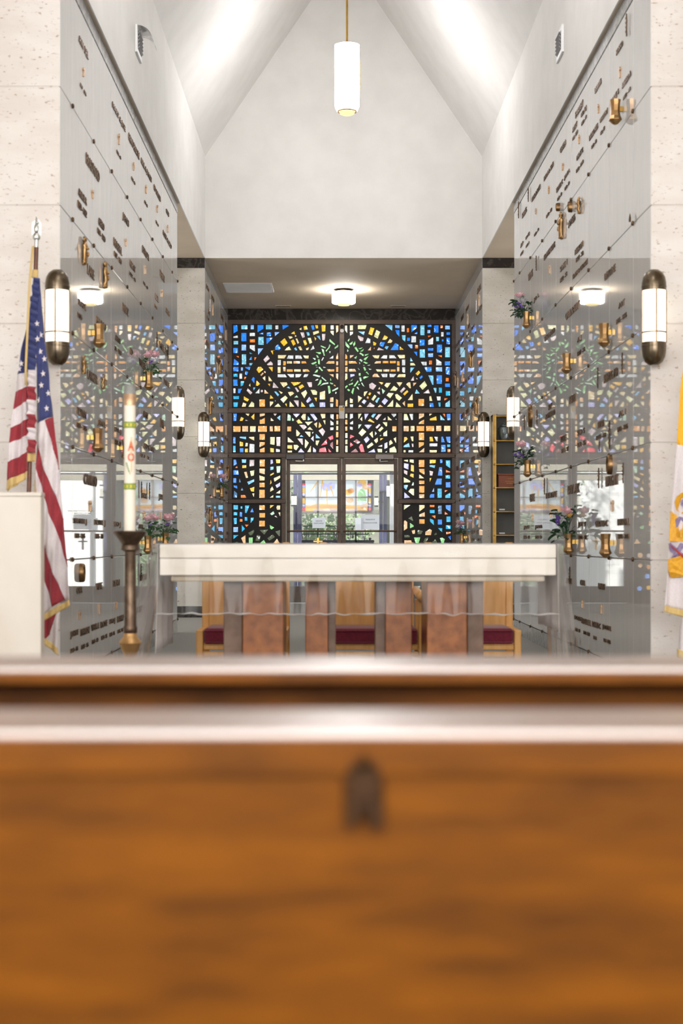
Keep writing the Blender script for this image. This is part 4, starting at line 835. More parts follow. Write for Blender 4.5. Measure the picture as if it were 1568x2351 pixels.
def panels(side, ys, hw, ins, wall, ref, grp, rev=False):
    s = 1 if side == 'L' else -1                  # the wall's facing direction along x
    X0 = -hw if side == 'L' else hw
    for r in range(6):
        for i, (ya, yb) in enumerate(zip(ys, ys[1:])):
            za, zb = RZ[r], RZ[r+1]; yc, zc = (ya+yb)/2, (za+zb)/2
            nth = ORD[(len(ys)-2-i) if rev else i]
            t = thing('crypt_front', (X0, yc, zc), 'pale marble crypt front, %s, %s, %s from %s' % (wall, ROWN[r], nth, ref), 'crypt front', grp)
            b = B(); a, c = sorted((0, -s*.022)); g = .0022
            b.box(a, c, ya-yc+g, yb-yc-g, za-zc+g, zb-zc-g, .003, 2)
            p = b.obj('panel', 'polished', t)
            p.rotation_euler = (0, random.uniform(-.0002, .0002), random.uniform(-.0003, .0003))
            ro = bpy.data.objects.new('rosette', bolt_me); COL.objects.link(ro); ro.parent = t
            ro.location = (s*.004, yb-yc, za-zc); ro.rotation_euler = (0, 0, 0 if s < 0 else math.pi)
            for e in ins:
                if not (ya <= e[1] < yb): continue
                zz = e[2]+(.06 if e[0] == 'T' else e[3]*.5)
                if not (za <= zz < zb): continue
                if e[0] == 'T':
                    L_ = min(e[3], .84); h = max(e[4], .025); d0 = -1 if s < 0 else 1
                    o = add_text(B(), e[5], lambda u, v, w: (s*(.0008+.006*w), e[1]-yc+d0*(u-.5)*L_, e[2]-zc+v*h), .010)
                    o.obj('date_lettering' if e[5][0].isdigit() else 'name_lettering', 'bronze_dark', t)
                else:
                    b2, nm, mt = emblem(e[0], (e[1]-yc, e[2]-zc), e[3], s)
                    b2.obj(nm, mt, t, auto=None if e[0] == 'C' else 50, smooth=False)
YL = [Y0+.003]+[10.2+.903*k for k in range(8)]+[Y1]
YR = [Y0+.003]+[10.32+.893*k for k in range(8)]+[Y1]
panels('L', YL, HW, INS_L, 'left wall', 'near pillar', 'crypt fronts on the left wall')
panels('R', YR, HW, INS_R, 'right wall', 'near pillar', 'crypt fronts on the right wall')
YA = [Y2+.003]+[Y2+.9*k for k in range(1, 5)]+[Y3-.1]
def alc(seed):
    rnd = random.Random(seed); out = []
    nm = ['ROSE', 'EVANS', 'MARINO', 'LEWIS', 'JOHN T', 'CLARK', 'ADELE', 'HENRY', 'MOORE', 'PETERS']
    for r in range(6):
        for a, c in zip(YA, YA[1:]):
            m = (a+c)/2; z = RZ[r]
            if rnd.random() < .75: out.append(('T', m, z+.50, .5, .07, rnd.choice(nm)))
            if rnd.random() < .7: out.append(('T', m-.22, z+.22, .3, .05, rnd.choice(nm)))
            if rnd.random() < .7: out.append(('T', m+.22, z+.22, .3, .05, rnd.choice(nm)))
            if rnd.random() < .7: out.append(('T', m, z+.12, .4, .04, '19%d - %d' % (rnd.randint(10, 30), rnd.randint(70, 99))))
            if rnd.random() < .4: out.append(('C', m, z+.30, .16))
            if rnd.random() < .2: out.append(('S', m+.3, z+.35, .25))
    return out
panels('L', YA, HL, alc(3), 'left alcove wall', 'stained glass', 'crypt fronts on the left alcove wall', True)
panels('R', YA, HL, alc(5), 'right alcove wall', 'stained glass', 'crypt fronts on the right alcove wall', True)

# ------------------------------------------------------------------ lamps
def sconce_parts(t):
    r = .077
    B().lathe([(0, .135), (.03, .131), (.055, .112), (.070, .085), (.0765, .05), (r, .03), (.079, .028), (.079, .022), (r, .02), (r, 0), (.066, 0)], (0, 0, .475), 28).obj('top_cap', 'cap', t, auto=30)
    B().lathe([(0, 0), (.03, .004), (.055, .024), (.070, .055), (.0765, .095), (r, .118), (.079, .12), (.079, .126), (r, .128), (r, .147), (.066, .147)], (0, 0, 0), 28).obj('bottom_cap', 'cap', t, auto=30)
    B().lathe([(.0735, .147), (.0735, .475)], (0, 0, 0), 32).obj('glass_tube', 'sconce_glass', t, smooth=True)
    b = B().lathe([(.074, .205), (.079, .205), (.079, .213), (.074, .213)], (0, 0, 0), 32)
    for a in (-90, 0, 180, 90):
        x, y = .0765*math.cos(R(a)), .0765*math.sin(R(a)); b.box(x-.004, x+.004, y-.004, y+.004, .145, .477)
    b.obj('strap_frame', 'bronze', t)
def sconce(x, y, z, label, back):
    t = thing('wall_sconce', (x, y, z), label, 'sconce', 'bronze capsule wall sconces'); sconce_parts(t)
    B().box(-.03 if x < 0 else .0, .0 if x < 0 else .03, min(0, back), max(0, back), .25, .36).obj('wall_bracket', 'bronze', t); return t
for s, nm in ((-1, 'left'), (1, 'right')):
    sconce(s*HW, Y0-.10, 2.055+.086, 'large glowing bronze capsule sconce on near %s pillar' % nm, .105)
    sconce(s*(HW+.004), Y1+.10, 2.08+.086, 'glowing bronze capsule sconce at far end of the polished %s wall' % nm, -.105)
    sconce(s*(HL+.005), Y2-.10, 2.05+.086, 'smaller distant bronze capsule sconce on %s pier beside the alcove' % nm, .105)
def pendant(y, label):
    t = thing('pendant_lamp', (.02, y, 5.97), label, 'lamp', 'cylindrical pendant lamps'); r = .143
    B().lathe([(r, .075), (r, .775)], (0, 0, 0), 40).obj('glass_cylinder', 'pendant_glass', t, smooth=True)
    B().lathe([(r, .075), (.12, .02), (.10, .02)], (0, 0, 0), 40).obj('lower_bowl', 'pendant_glass', t, smooth=True)
    b = B().lathe([(.105, .035), (.112, .02), (.112, .008), (.096, .008), (.096, .02)], (0, 0, 0), 40)
    b.obj('gold_ring', 'brass', t, smooth=True); B().lathe([(0, -.03), (.05, -.028), (.085, -.012), (.088, .015)], (0, 0, 0), 40).obj('bottom_glass', 'pendant_gold', t, smooth=True)
    B().lathe([(r+.002, .772), (r+.004, .776), (.02, .80), (0, .80)], (0, 0, 0), 40).obj('top_cap', 'brass', t, auto=40)
    B().lathe([(r+.001, .073), (r+.003, .073), (r+.003, .079), (r+.001, .079)], (0, 0, 0), 40).obj('trim_ring', 'brass', t)
    B().cyl((0, 0, .80), (0, 0, ZA-5.97-.01), .0135, 12).obj('stem', 'brass', t, auto=40)
    for a in (-90, 0, 90, 180):
        c = B().box(-.0015, .0015, -.006, 0, .26, .60).box(-.045, .045, -.005, 0, .525, .529)
        o = c.obj('cross', 'brass', t); o.rotation_euler = (0, 0, R(a+90)); o.location = ((r+.002)*math.cos(R(a)), (r+.002)*math.sin(R(a)), 0)
    return t
p0 = pendant(17.6, 'white cylindrical pendant lamp with thin cross hanging on brass stem')
dup(p0, (.02, 11.2, 5.97), label='unseen pendant lamp added for light high above the altar'); dup(p0, (.02, 4.8, 5.97), label='unseen pendant lamp added for light high above the front pews')  # both copies hang out of view, added to light the room
t = thing('ceiling_lamp', (.02, 23.0, ZS-.24), 'white drum ceiling lamp glowing in the entrance alcove', 'lamp')
B().lathe([(.10, .03), (.165, .03), (.178, .045), (.178, .19), (.165, .20)], n=40).obj('drum_glass', 'drum_glass', t, smooth=True)
B().lathe([(.095, .04), (.11, .025), (.11, .015), (.085, .008), (.085, 0), (.06, -.004), (0, -.004)], n=40).obj('lower_rings', 'pendant_gold', t, auto=40)
B().lathe([(.165, .20), (.165, .205), (.06, .21), (.06, .238), (0, .238)], n=32).obj('ceiling_mount', 'brass', t, auto=40)

# ------------------------------------------------------------------ vents and wall fittings
t = thing('ceiling_vent', (-1.40, 22.8, ZS-.012), 'pale slatted air vent in left of the alcove ceiling', 'vent')
f = B()
for q in ((-.36, .36, -.40, -.36), (-.36, .36, .36, .40), (-.36, -.33, -.36, .36), (.33, .36, -.36, .36)): f.box(*q, 0, .012)
f.obj('frame', 'white', t); B().box(-.33, .33, -.36, .36, .010, .012).obj('opening', 'closer', t)
for i in range(9):
    o = B().box(-.33, .33, -.031, .031, -.002, .002).obj('slat', 'white', t); o.location = (0, -.32+.08*i, .004); o.rotation_euler = (R(-28), 0, 0)
for x, l in ((at(650, 704, 24.6).x, 'left'), (at(914, 704, 24.6).x, 'right')):
    t = thing('slot_diffuser', (x, 24.6, ZS-.008), 'slim ceiling slot %s of the drum lamp near the glass' % l, 'vent', 'slim ceiling slots in the alcove')
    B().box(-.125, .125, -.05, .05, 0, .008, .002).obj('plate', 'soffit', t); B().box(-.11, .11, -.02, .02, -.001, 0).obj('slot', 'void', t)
for s, nm in ((-1, 'left'), (1, 'right')):
    t = thing('wall_vent', (s*UX, 13.35, 5.38), 'small louvred vent high on the %s upper wall' % nm, 'vent', 'small louvred wall vents')
    a, c = sorted((0, -s*.02)); B().box(a, c, -.17, .17, -.12, .12, .004).obj('plate', 'white', t)
    a, c = sorted((-s*.021, -s*.018)); B().box(a, c, -.12, .12, -.08, .08).obj('opening', 'void', t)
    for i in range(5):
        o = B().box(-.012, .012, -.12, .12, -.002, .002).obj('louvre', 'grille', t); o.location = (-s*.026, 0, -.064+.032*i); o.rotation_euler = (0, s*R(35), 0)
    if s < 0:
        B().grid(lambda u, v: Vector((.02+.13*math.sin(v*1.5), -.17+.34*u, .11-.13*(1-math.cos(v*1.5)))), 6, 8).obj('air_deflector', 'frost', t, smooth=True)

# ------------------------------------------------------------------ vases and bouquets on the walls
def vase_parts(t, s):
    prof = [(0, .002), (.012, 0), (.022, .006), (.046, .030), (.046, .036), (.036, .060), (.032, .095), (.034, .135), (.040, .172), (.037, .173), (.033, .160), (.028, .10), (0, .06)]
    B().lathe(prof, n=8, rot=R(22.5)).obj('vase_body', 'vase', t)
    a, c = sorted((s*.030, s*.052)); B().box(a, c, -.012, .012, .09, .125).obj('wall_bracket', 'brass', t)
def petal_flower(b, c, r, n, layers, seed, up=(0, 0, 1)):
    rnd = random.Random(seed)
    for L_ in range(layers):
        k = n-L_; rr = r*(1-.26*L_); tilt = .55+.33*L_
        for i in range(k):
            a = 6.283*(i+.5*L_)/k+rnd.uniform(-.2, .2); w = rr*.62
            ca, sa = math.cos(a), math.sin(a)
            def fn(u, v):
                x = (u-.5)*2; d = rr*(v**.8); up_ = rr*tilt*v*v+.10*rr*L_; side = w*x*math.sin(.3+2.3*v)*.75
                cup = -rr*.28*x*x*v
                return Vector((c[0]+ca*(d+cup)-sa*side, c[1]+sa*(d+cup)+ca*side, c[2]+up_))
            b.grid(fn, 4, 4)
    b.ball((c[0], c[1], c[2]+r*.35), r*.34, (1, 1, 1.2), 1)
def leaves(b, n, c, spread, h, seed, size=.04, droop=.0):
    rnd = random.Random(seed)
    for i in range(n):
        a = rnd.uniform(0, 6.283); rd = spread*rnd.uniform(.25, 1); z = h*rnd.uniform(0, 1)-droop*rd/spread*rnd.random()
        p = Vector((c[0]+rd*math.cos(a), c[1]+rd*math.sin(a), c[2]+z)); d = Vector((math.cos(a), math.sin(a), rnd.uniform(-.5, .9))).normalized()
        sd = d.cross(Vector((rnd.uniform(-.4, .4), rnd.uniform(-.4, .4), 1))).normalized(); nn = sd.cross(d); L_ = size*rnd.uniform(.7, 1.5)
        b.grid(lambda u, v: p+d*L_*v+sd*L_*.42*(u-.5)*2*math.sin(.15+2.9*v)+nn*(.25*L_*(2*u-1)**2-.3*L_*v*v), 2, 4)
        b.tube([Vector(c)+Vector((0, 0, -.03)), (Vector(c)+p)/2+Vector((0, 0, .01)), p], .0016, 4)
def bouquet(x, y, z, s, seed, label, kind=0, k=1.0):
    t = thing('bouquet', (x, y, z), label, 'bouquet', 'bouquets in the wall vases'); rnd = random.Random(seed)
    def fl(nm, mt, px, py, pz, r, n=6, L_=3):
        b = B(); petal_flower(b, (0, 0, 0), r*k, n, L_, rnd.random()); o = b.obj(nm, mt, t, smooth=True); o.location = (px*k, py*k, pz*k)
        o.rotation_euler = (rnd.uniform(.3, .9), rnd.uniform(-.3, .3), rnd.uniform(-.4, .4))
        B().tube([(0, 0, -.06), (px*k*.5, py*k*.5, pz*k*.4), (px*k, py*k, pz*k)], .002, 5).obj('stem', 'leaf', t)
    if kind == 0:      # pink roses, a white bloom, purple blossom
        fl('pink_rose', 'pink', s*.015, -.05, .155, .055); fl('pink_rose', 'pink', s*.05, .05, .165, .05)
        fl('white_flower', 'petal_white', s*.06, -.02, .095, .05); fl('white_flower', 'petal_white', s*.02, .07, .11, .04)
        for i in range(5): fl('purple_flower', 'purple', s*(.02+.012*i), -.05+.02*i, .09+.012*(i % 3), .02, 5, 2)
        leaves(B_ := B(), 26, (0, 0, .0), .10, .13, seed, .04, .05)
    elif kind == 1:    # looser, one pink bloom to one side, dark leaves
        fl('pink_rose', 'pink', s*.07, -.02, .16, .06); fl('white_flower', 'petal_white', s*.03, -.03, .11, .05); fl('white_flower', 'petal_white', s*.09, .0, .06, .04)
        for i in range(5): fl('purple_flower', 'purple', s*(.05+.02*i), -.04, .05+.02*(i % 3), .022, 5, 2)
        leaves(B_ := B(), 34, (s*.03, 0, .0), .12, .16, seed, .045, .09)
    else:              # tall leafy spray with a few small blooms
        fl('pink_rose', 'pink', s*.02, -.03, .20, .05); fl('yellow_flower', 'petal_yellow', s*.0, -.05, .165, .03, 6, 2)
        for i in range(4): fl('white_flower', 'petal_white', s*(.03+.01*i), -.05, .09+.02*i, .018, 5, 2)
        for i in range(4): fl('purple_flower', 'purple', s*(.09+.01*(i % 2)), -.03, .10+.02*i, .026, 5, 2)
        leaves(B_ := B(), 44, (s*.02, 0, .0), .11, .26, seed, .05, .10)
    B_.obj('foliage', 'leaf2' if kind else 'leaf', t)
    return t
PINK = 'bouquet of pink roses, white and purple flowers '
def wall_vase(px, pb, side, label, bq=None, hw=None, seed=1, kind=0, k=1.0):
    s = 1 if side == 'L' else -1; hw = hw or HW; d = .055; D = abs(-s*hw-CX)-d
    Y = F*D/abs(764-px); z = CZ+(1240-pb)*Y/F; x = -s*(hw-d)
    t = thing('wall_vase', (x, Y, z), label, 'vase', 'bronze wall vases'); vase_parts(t, -s)
    if bq: bouquet(x, Y, z+.155, s, seed, bq, kind, k)
wall_vase(227.7, 798.7, 'L', 'empty bronze vase on left wall beside the large near sconce')
wall_vase(342, 896, 'L', 'bronze vase of pink roses on left wall, the higher flowered one', PINK+'in higher vase on left wall', seed=2)
wall_vase(225, 1038.5, 'L', 'empty bronze vase on left wall above the tall name plate, near the flag')
wall_vase(291, 1058, 'L', 'empty bronze vase on left wall hidden behind the tall candle')
wall_vase(340, 1272.5, 'L', 'bronze vase of pink flowers on left wall beside the candle dish', PINK+'beside the candle dish', seed=4)
wall_vase(380.5, 1262, 'L', 'bronze vase of pink flowers on left wall just above the altar corner', PINK+'just above the left altar corner', seed=5)
wall_vase(1412.4, 286, 'R', 'empty bronze vase highest on the right wall')
wall_vase(1208.1, 754, 'R', 'bronze vase of flowers at upper far end of right wall', 'pink and white bouquet with purple blossom at upper far end of right wall', seed=7, kind=1)
wall_vase(1386.4, 796.8, 'R', 'empty bronze vase on right wall beside the large near sconce')
wall_vase(1300.5, 858, 'R', 'empty bronze vase on right wall midway along, below the lamp reflection')
wall_vase(1210.7, 1095.5, 'R', 'bronze vase of flowers at far end of right wall beside glass cabinet', 'pink and purple bouquet with fern on right wall beside glass cabinet', seed=9, kind=1)
wall_vase(1305, 1273, 'R', 'bronze vase of tall greenery on right wall above the altar corner', 'tall leafy bouquet with pink and yellow blooms above right altar corner', seed=11, kind=2)
wall_vase(1389.8, 1280, 'R', 'empty bronze vase lowest on the right wall, right of the tall greenery')
wall_vase(509, 1144, 'L', 'small bronze vase on left alcove wall beside the stained glass', PINK+'on left alcove wall', HL, 13)
wall_vase(1060, 1250, 'R', 'small bronze vase low on right alcove wall beside the stained glass', PINK+'low on right alcove wall', HL, 14)

# ------------------------------------------------------------------ glass-fronted niche cabinet by the right pier
Yc = Y2-.26; x0 = at(1131, 0, Yc).x; x1 = x0+1.1; zt = at(0, 952, Yc).z
t = thing('niche_cabinet', (x0, Yc, 0), 'tall brass-framed glass niche cabinet standing against the right pier', 'cabinet')
w = x1-x0; zs = [at(0, p, Yc).z for p in (954, 1010.5, 1064.8, 1118.4, 1173.3, 1227.7, 1282, 1336, 1385)]
B().box(0, w, .20, .235, .02, zt).box(0, .02, .02, .20, .02, zt).box(w-.02, w, .02, .20, .02, zt).box(0, w, .02, .235, zt-.02, zt).box(0, w, 0, .235, 0, .06).obj('carcass', 'niche_wall', t)
fb = B()
for x in (0, .34, .70, w-.045): fb.box(x, x+.045, -.02, .02, .02, zt, .004)
for z in zs: fb.box(0, w, -.014, .016, z-.016, z, .003)
fb.obj('brass_frame', 'brass', t)
for x in (0.022,):
    for z in zs[1:7]: B().ball((x, -.024, z-.008), .016, sub=1).obj('corner_rosette', 'brass', t, smooth=True)
for z in zs[1:8]: B().box(.02, w-.02, .02, .20, z-.016, z-.006).obj('shelf', 'niche_wall', t)
B().box(.045, w-.05, .004, .007, .06, zt-.03).obj('glass_front', 'glass', t)
for z in (zs[4], zs[5]):
    B().box(.085, .16, -.018, -.014, z+.010, z+.030).obj('label_plate', 'paper', t)
t = thing('urn', (x0+.16, Yc+.10, zs[1]-.006), 'pewter urn with embossed body in top niche of the glass cabinet', 'urn')
B().lathe([(0, 0), (.05, 0), (.056, .012), (.066, .05), (.078, .11), (.080, .15), (.070, .18), (.050, .19), (.048, .196)], n=28).obj('urn_body', 'urn', t, auto=40)
B().lathe([(.05, .196), (.056, .20), (.054, .212), (.03, .226), (.012, .23), (.012, .238), (0, .242)], n=28).obj('lid', 'urn', t, auto=40)
B().lathe([(.030, 0), (.035, .004), (.030, .008)], (0, -.078, .115), 16, 'y').obj('emblem', 'silver', t, smooth=True)
t = thing('wooden_box', (x0+.22, Yc+.10, zs[3]-.006), 'small reddish wooden box in third niche of the glass cabinet', 'box')
B().box(-.14, .14, -.06, .06, 0, .165, .006).obj('box_body', 'box_wood', t); B().box(-.15, .15, -.07, .07, .165, .185, .004).obj('lid', 'box_wood', t)
b = B()
for z, f_ in ((.115, .3), (.075, .6), (.05, .45)): add_text(b, 'IN LOVING MEMORY' if f_ == .6 else 'IN PEACE', lambda u, v, w_: (-.11*f_+.22*f_*u+.02, -.0605-.001*w_, z+.014*v), .005)
b.obj('engraving', 'gold_thread', t)

# ------------------------------------------------------------------ altar with its cloth and clear cover
YA0, YA1 = 8.62, 9.55; xl, xr = at(366, 0, YA0).x, at(1277, 0, YA0).x; za = .0
ztop = at(0, 1250, YA0).z; z1 = at(0, 1282, YA0).z; z2 = at(0, 1321, YA0).z; z3 = at(0, 1327, YA0+.05).z
xm = (xl+xr)/2
t = thing('altar', (xm, (YA0+YA1)/2, 0), 'cream stone altar with brown marble piers standing in the centre', 'altar')
hw_, hd = (xr-xl)/2, (YA1-YA0)/2
B().box(-hw_, hw_, -hd, hd, z1+.001, ztop, .006).obj('table_slab', 'altar_stone', t)
B().box(-hw_+.001, hw_-.001, -hd+.001, hd-.001, z2, z1-.001, .006).obj('lower_slab', 'altar_stone', t)
B().box(-hw_+.06, hw_-.06, -hd+.04, hd-.04, z3-.02, z2, .01).obj('under_moulding', 'altar_stone2', t)
def pier(nm, mt, a, c, Y, dep):
    xa, xc = at(a, 0, Y).x-xm, at(c, 0, Y).x-xm; y = Y-(YA0+YA1)/2
    B().box(xa, xc, y, y+dep, 0, z3-.018, .006).obj(nm, mt, t)
pier('outer_pier', 'brown_marble', 557, 651, YA0+.12, .55); pier('outer_pier', 'brown_marble', 980, 1072, YA0+.12, .55)
pier('pier_return', 'brown_marble2', 513, 557, YA0+.2, .4); pier('pier_return', 'brown_marble2', 1072, 1110, YA0+.2, .4)
pier('inner_pier', 'brown_marble', 701, 753, YA0+.30, .3); pier('inner_pier', 'brown_marble', 885, 946, YA0+.30, .3)
pier('inner_return', 'brown_marble2', 752, 771, YA0+.36, .2); pier('inner_return', 'brown_marble2', 861, 886, YA0+.36, .2)
# altar linen: a runner over the top, hanging at both ends
b = B(); th = .002
prof = lambda drop_l, drop_r: [(-hw_-.012, ztop-drop_l), (-hw_-.012, ztop+.003), (hw_+.012, ztop+.003), (hw_+.012, ztop-drop_r)]
P = prof(.62, .50)
def cl(u, v):
    q = u*3; i = min(int(q), 2); f_ = q-i; p, r_ = P[i], P[i+1]; x = p[0]+(r_[0]-p[0])*f_; z = p[1]+(r_[1]-p[1])*f_
    hang = max(0, ztop-z-.02); y = -hd+.03+(2*hd-.06)*v
    return Vector((x+math.copysign(1, x)*(.02*hang*(1+math.sin(v*19))), y, z+(0 if hang == 0 else .02*math.sin(v*3)*hang)))
b.grid(cl, 30, 40)
o = b.obj('altar_cloth', 'cloth', smooth=True, loc=(xm, (YA0+YA1)/2, 0)); tag(o, 'white linen cloth over the altar, hanging at both ends', 'cloth')
o.modifiers.new('s', 'SOLIDIFY').thickness = .0015
# clear vinyl dust cover
t = thing('dust_cover', (xm, (YA0+YA1)/2, 0), 'clear crinkled plastic cover draped over the altar', 'cover')
e = .02
def wob(x, y, z): return .004*math.sin(23*x+9*z)+.003*math.sin(41*x-17*z+5*y)
zh = at(0, 1412, YA0-.05).z
def front(u, v):
    x = (-hw_-e)+(2*hw_+2*e)*u; z = ztop+.006-(ztop-zh)*v; d = .015+.035*v+.012*v*math.sin(x*14)+.008*v*math.sin(x*37)+.02*v*math.exp(-((u-.3)/.03)**2)
    return Vector((x, -hd-d, z+.002*v*math.sin(x*6)+.003*v*math.sin(61*x)*math.sin(x*9)+wob(x, 0, z)*.5))
B().grid(front, 160, 30).obj('front_drop', 'plastic', t, smooth=True)
B().tube([front(i/160, 1)+Vector((0, 0, .002*math.sin(i*.9))) for i in range(161)], [.0036+.0026*math.sin(i*.5)*math.sin(i*.13) for i in range(161)], 6).obj('front_hem', 'hem_highlight', t, smooth=True)
B().grid(lambda u, v: Vector(((-hw_-e)+(2*hw_+2*e)*u, -hd-.015+(2*hd+.03)*v, ztop+.006+.002*math.sin(9*u+7*v))), 40, 10).obj('top_sheet', 'plastic', t, smooth=True)
for s, dr in ((-1, .74), (1, .80)):
    def side(u, v):
        y = -hd-.05*v+(2*hd+.1*v)*u; out = .01+(.16 if s < 0 else .075)*v**.8+.035*v*math.sin(u*21+.6)+.02*v*math.sin(u*47+2)
        return Vector((s*(hw_+e+out), y, ztop+.006-dr*v-.04*v*math.sin(u*5)))
    B().grid(side, 90, 30).obj('side_drop', 'plastic_fold', t, smooth=True)

# ------------------------------------------------------------------ seats behind the altar
def seat_slats(b, x0, x1, yf):
    for i in range(6): b.box(x0, x1, yf, yf+.02, .33-.045*i-.034, .33-.045*i, .006)
def chair(nm, xa, xb, label, arms):
    Yf = 10.26; xc = (xa+xb)/2; h = (xb-xa)/2
    t = thing(nm, (xc, Yf, 0), label, 'chair', 'oak seats with burgundy cushions')
    pt = .655 if arms else .43
    for s in (-1, 1):
        a, c = sorted((s*h, s*(h-.048))); B().box(a, c, 0, .05, 0, pt, .008).obj('front_leg', 'chair_wood', t)
        B().box(a, c, .50, .55, 0, .62, .006).obj('rear_leg', 'chair_wood', t)
        if arms:
            b = B().tube([(s*(h-.024), -.02, pt), (s*(h-.024), .10, pt+.012), (s*(h-.024), .30, pt+.005), (s*(h-.04), .50, pt+.03)], [.030, .032, .03, .028], 10); b.ball((s*(h-.024), -.01, pt-.005), .036)
            b.obj('armrest', 'chair_wood', t, smooth=True)
        else: B().box(a, c, .05, .50, .34, .43, .006).obj('side_rail', 'chair_wood', t)
    hb = h if not arms else h-.055
    bk = B().box(-hb, hb, .49, .53, .30, 1.0, .006)
    for x in (-hb, hb-.05): bk.box(x, x+.05, .475, .545, .30, 1.02, .006)
    bk.obj('backrest', 'chair_wood', t)
    if arms:
        q = B()
        for a in ((-.10, .10, .93, .937), (-.10, .10, .745, .752), (-.10, -.093, .745, .937), (.093, .10, .745, .937)): q.box(a[0]+.01, a[1]+.01, .484, .492, a[2], a[3])
        q.obj('carved_panel', 'box_wood', t)
    B().box(-h+.05, h-.05, .02, .48, .30, .335, .004).obj('seat_board', 'chair_wood', t)
    b = B(); seat_slats(b, -h+.048, h-.048, .012); b.obj('slatted_apron', 'chair_wood', t)
    c = B().box(-h+.052, h-.052, .0, .47, .337, .435, .022, 4)
    for v in c.bm.verts:
        if v.co.z > .40: v.co.z += .018*(1-(v.co.x/h)**2)
    cu = c.obj('cushion', 'cushion', t, auto=50)
    B().tube([(-h+.06, -.004, .425), (h-.06, -.004, .425)], .005, 6).tube([(-h+.06, -.004, .347), (h-.06, -.004, .347)], .005, 6).obj('piping', 'cushion', cu)
    return t
X = lambda p: at(p, 0, 10.26).x
chair('side_chair', X(450), X(660), 'oak chair with burgundy cushion behind left end of the altar', False)
chair('armchair', X(714), X(977), 'wide oak armchair with burgundy cushion behind middle of the altar', True)
chair('side_chair', X(985), X(1197), 'oak chair with burgundy cushion behind right end of the altar', False)

# ------------------------------------------------------------------ paschal candle on its stand
Yq = 7.6; kx = at(299, 0, Yq).x; zp = lambda p: at(0, p, Yq).z; k = Yq/F
t = thing('candle_stand', (kx, Yq, 0), 'tall aged bronze candle stand left of the altar', 'candle stand')
B().lathe([(0, 0), (.16, 0), (.16, .03), (.10, .06), (.04, .09), (.03, .14)], n=32).obj('base', 'stand', t, auto=40)
B().lathe([(.030, .13), (.030, zp(1455)), (.034, zp(1452)), (.034, zp(1440)), (.030, zp(1436)), (.028, zp(1270)), (.030, zp(1264)), (.046, zp(1262))], n=28).obj('pole', 'stand', t, auto=40)
zk = zp(1476); B().lathe([(.028, zk-.10), (.034, zk-.05), (.045, zk-.028), (.050, zk-.01), (.058, zk), (.050, zk+.012), (.036, zk+.03), (.030, zk+.055)], n=28).obj('knop', 'vase', t, auto=40)
B().lathe([(.030, zp(1266)), (.046, zp(1262)), (.046, zp(1252)), (.040, zp(1250)), (.058, zp(1238)), (.080, zp(1226)), (.083, zp(1221)), (.078, zp(1219)), (.03, zp(1224)), (0, zp(1224))], n=36).obj('dish', 'stand', t, auto=40)
zb = zp(1224); zc_ = zp(908)-zb; r = .0285
t = thing('paschal_candle', (kx-.002, Yq, zb), 'tall cream candle with red and green decoration on bronze stand', 'candle')
B().lathe([(0, 0), (r, 0), (r, zc_), (0, zc_)], n=32).obj('wax', 'wax', t, auto=40)
zz = lambda p: zp(p)-zb
for y in (976, 1117):
    B().lathe([(r+.0008, zz(y+6)), (r+.0012, zz(y+6)), (r+.0012, zz(y-6)), (r+.0008, zz(y-6))], n=32).obj('yellow_band', 'wax_yellow', t)
    for q in (5.5, -5.5): B().lathe([(r+.0015, zz(y+q+1.6)), (r+.002, zz(y+q)), (r+.0015, zz(y+q-1.6))], n=32).obj('green_band', 'wax_green', t)
    for a in range(10):
        c = B().box(-.004, .004, -.002, 0, 0, .011); o = c.obj('green_block', 'wax_green', t); o.rotation_euler = (0, 0, a*.628); o.location = ((r+.002)*math.sin(a*.628), -(r+.002)*math.cos(a*.628), zz(y+2.6))
def wrap(x, z, o): a = x/r; return Vector((math.sin(a)*(r+o), -math.cos(a)*(r+o), z))
def wtext(txt, x, z, w_, h, nm, mt):
    add_text(B_ := B(), txt, lambda u, v, q: wrap(x-w_/2+w_*u, z+h*v, .0005+.0012*q), .03); B_.obj(nm, mt, t)
wtext('A', .010, zz(1036), .032, .050, 'alpha', 'wax_red'); wtext('O', .010, zz(1061), .034, .046, 'omega', 'wax_red')
b = B()
for p in (((.009, 1085), (.012, 1085), (.012, 1004), (.009, 1004)), ((-.004, 1037), (.026, 1037), (.026, 1033), (-.004, 1033))):
    v_ = [b.bm.verts.new(wrap(x, zz(z), .0022)) for x, z in p]; b._f(v_)
b.obj('cross', 'gold_thread', t)
b = B().tube([wrap(-.012+.018*q, zz(1062+28*q), .002) for q in (0, .25, .5, .75, 1)], .0016, 5)
for q in (.1, .3, .5, .7): b.ball(wrap(-.014+.018*q, zz(1062+28*q), .0025), .004, (.8, .5, 1.4), 1)
b.obj('wheat_spray', 'wax_green', t)
B().lathe([(r+.002, zc_-.05), (r+.003, zc_+.005), (r-.002, zc_+.008)], n=32).obj('brass_collar', 'pale_bronze', t, smooth=True)
B().lathe([(r+.001, zc_+.004), (r, zz(884)), (r-.002, zz(884)), (r-.003, zc_+.006)], n=32).obj('glass_follower', 'frost', t, smooth=True)

# ------------------------------------------------------------------ lectern block at the left
Yb = 8.0; p = at(94, 1130, Yb)
t = thing('ambo', (p.x-.45, Yb+.05, 0), 'solid cream marble block lectern at the left edge', 'lectern')
B().box(-.45, .45, -.05, .05, 0, p.z-.022, .006).obj('body', 'ambo', t); B().box(-.452, .452, -.052, .052, p.z-.022, p.z, .005).obj('top_slab', 'ambo', t)

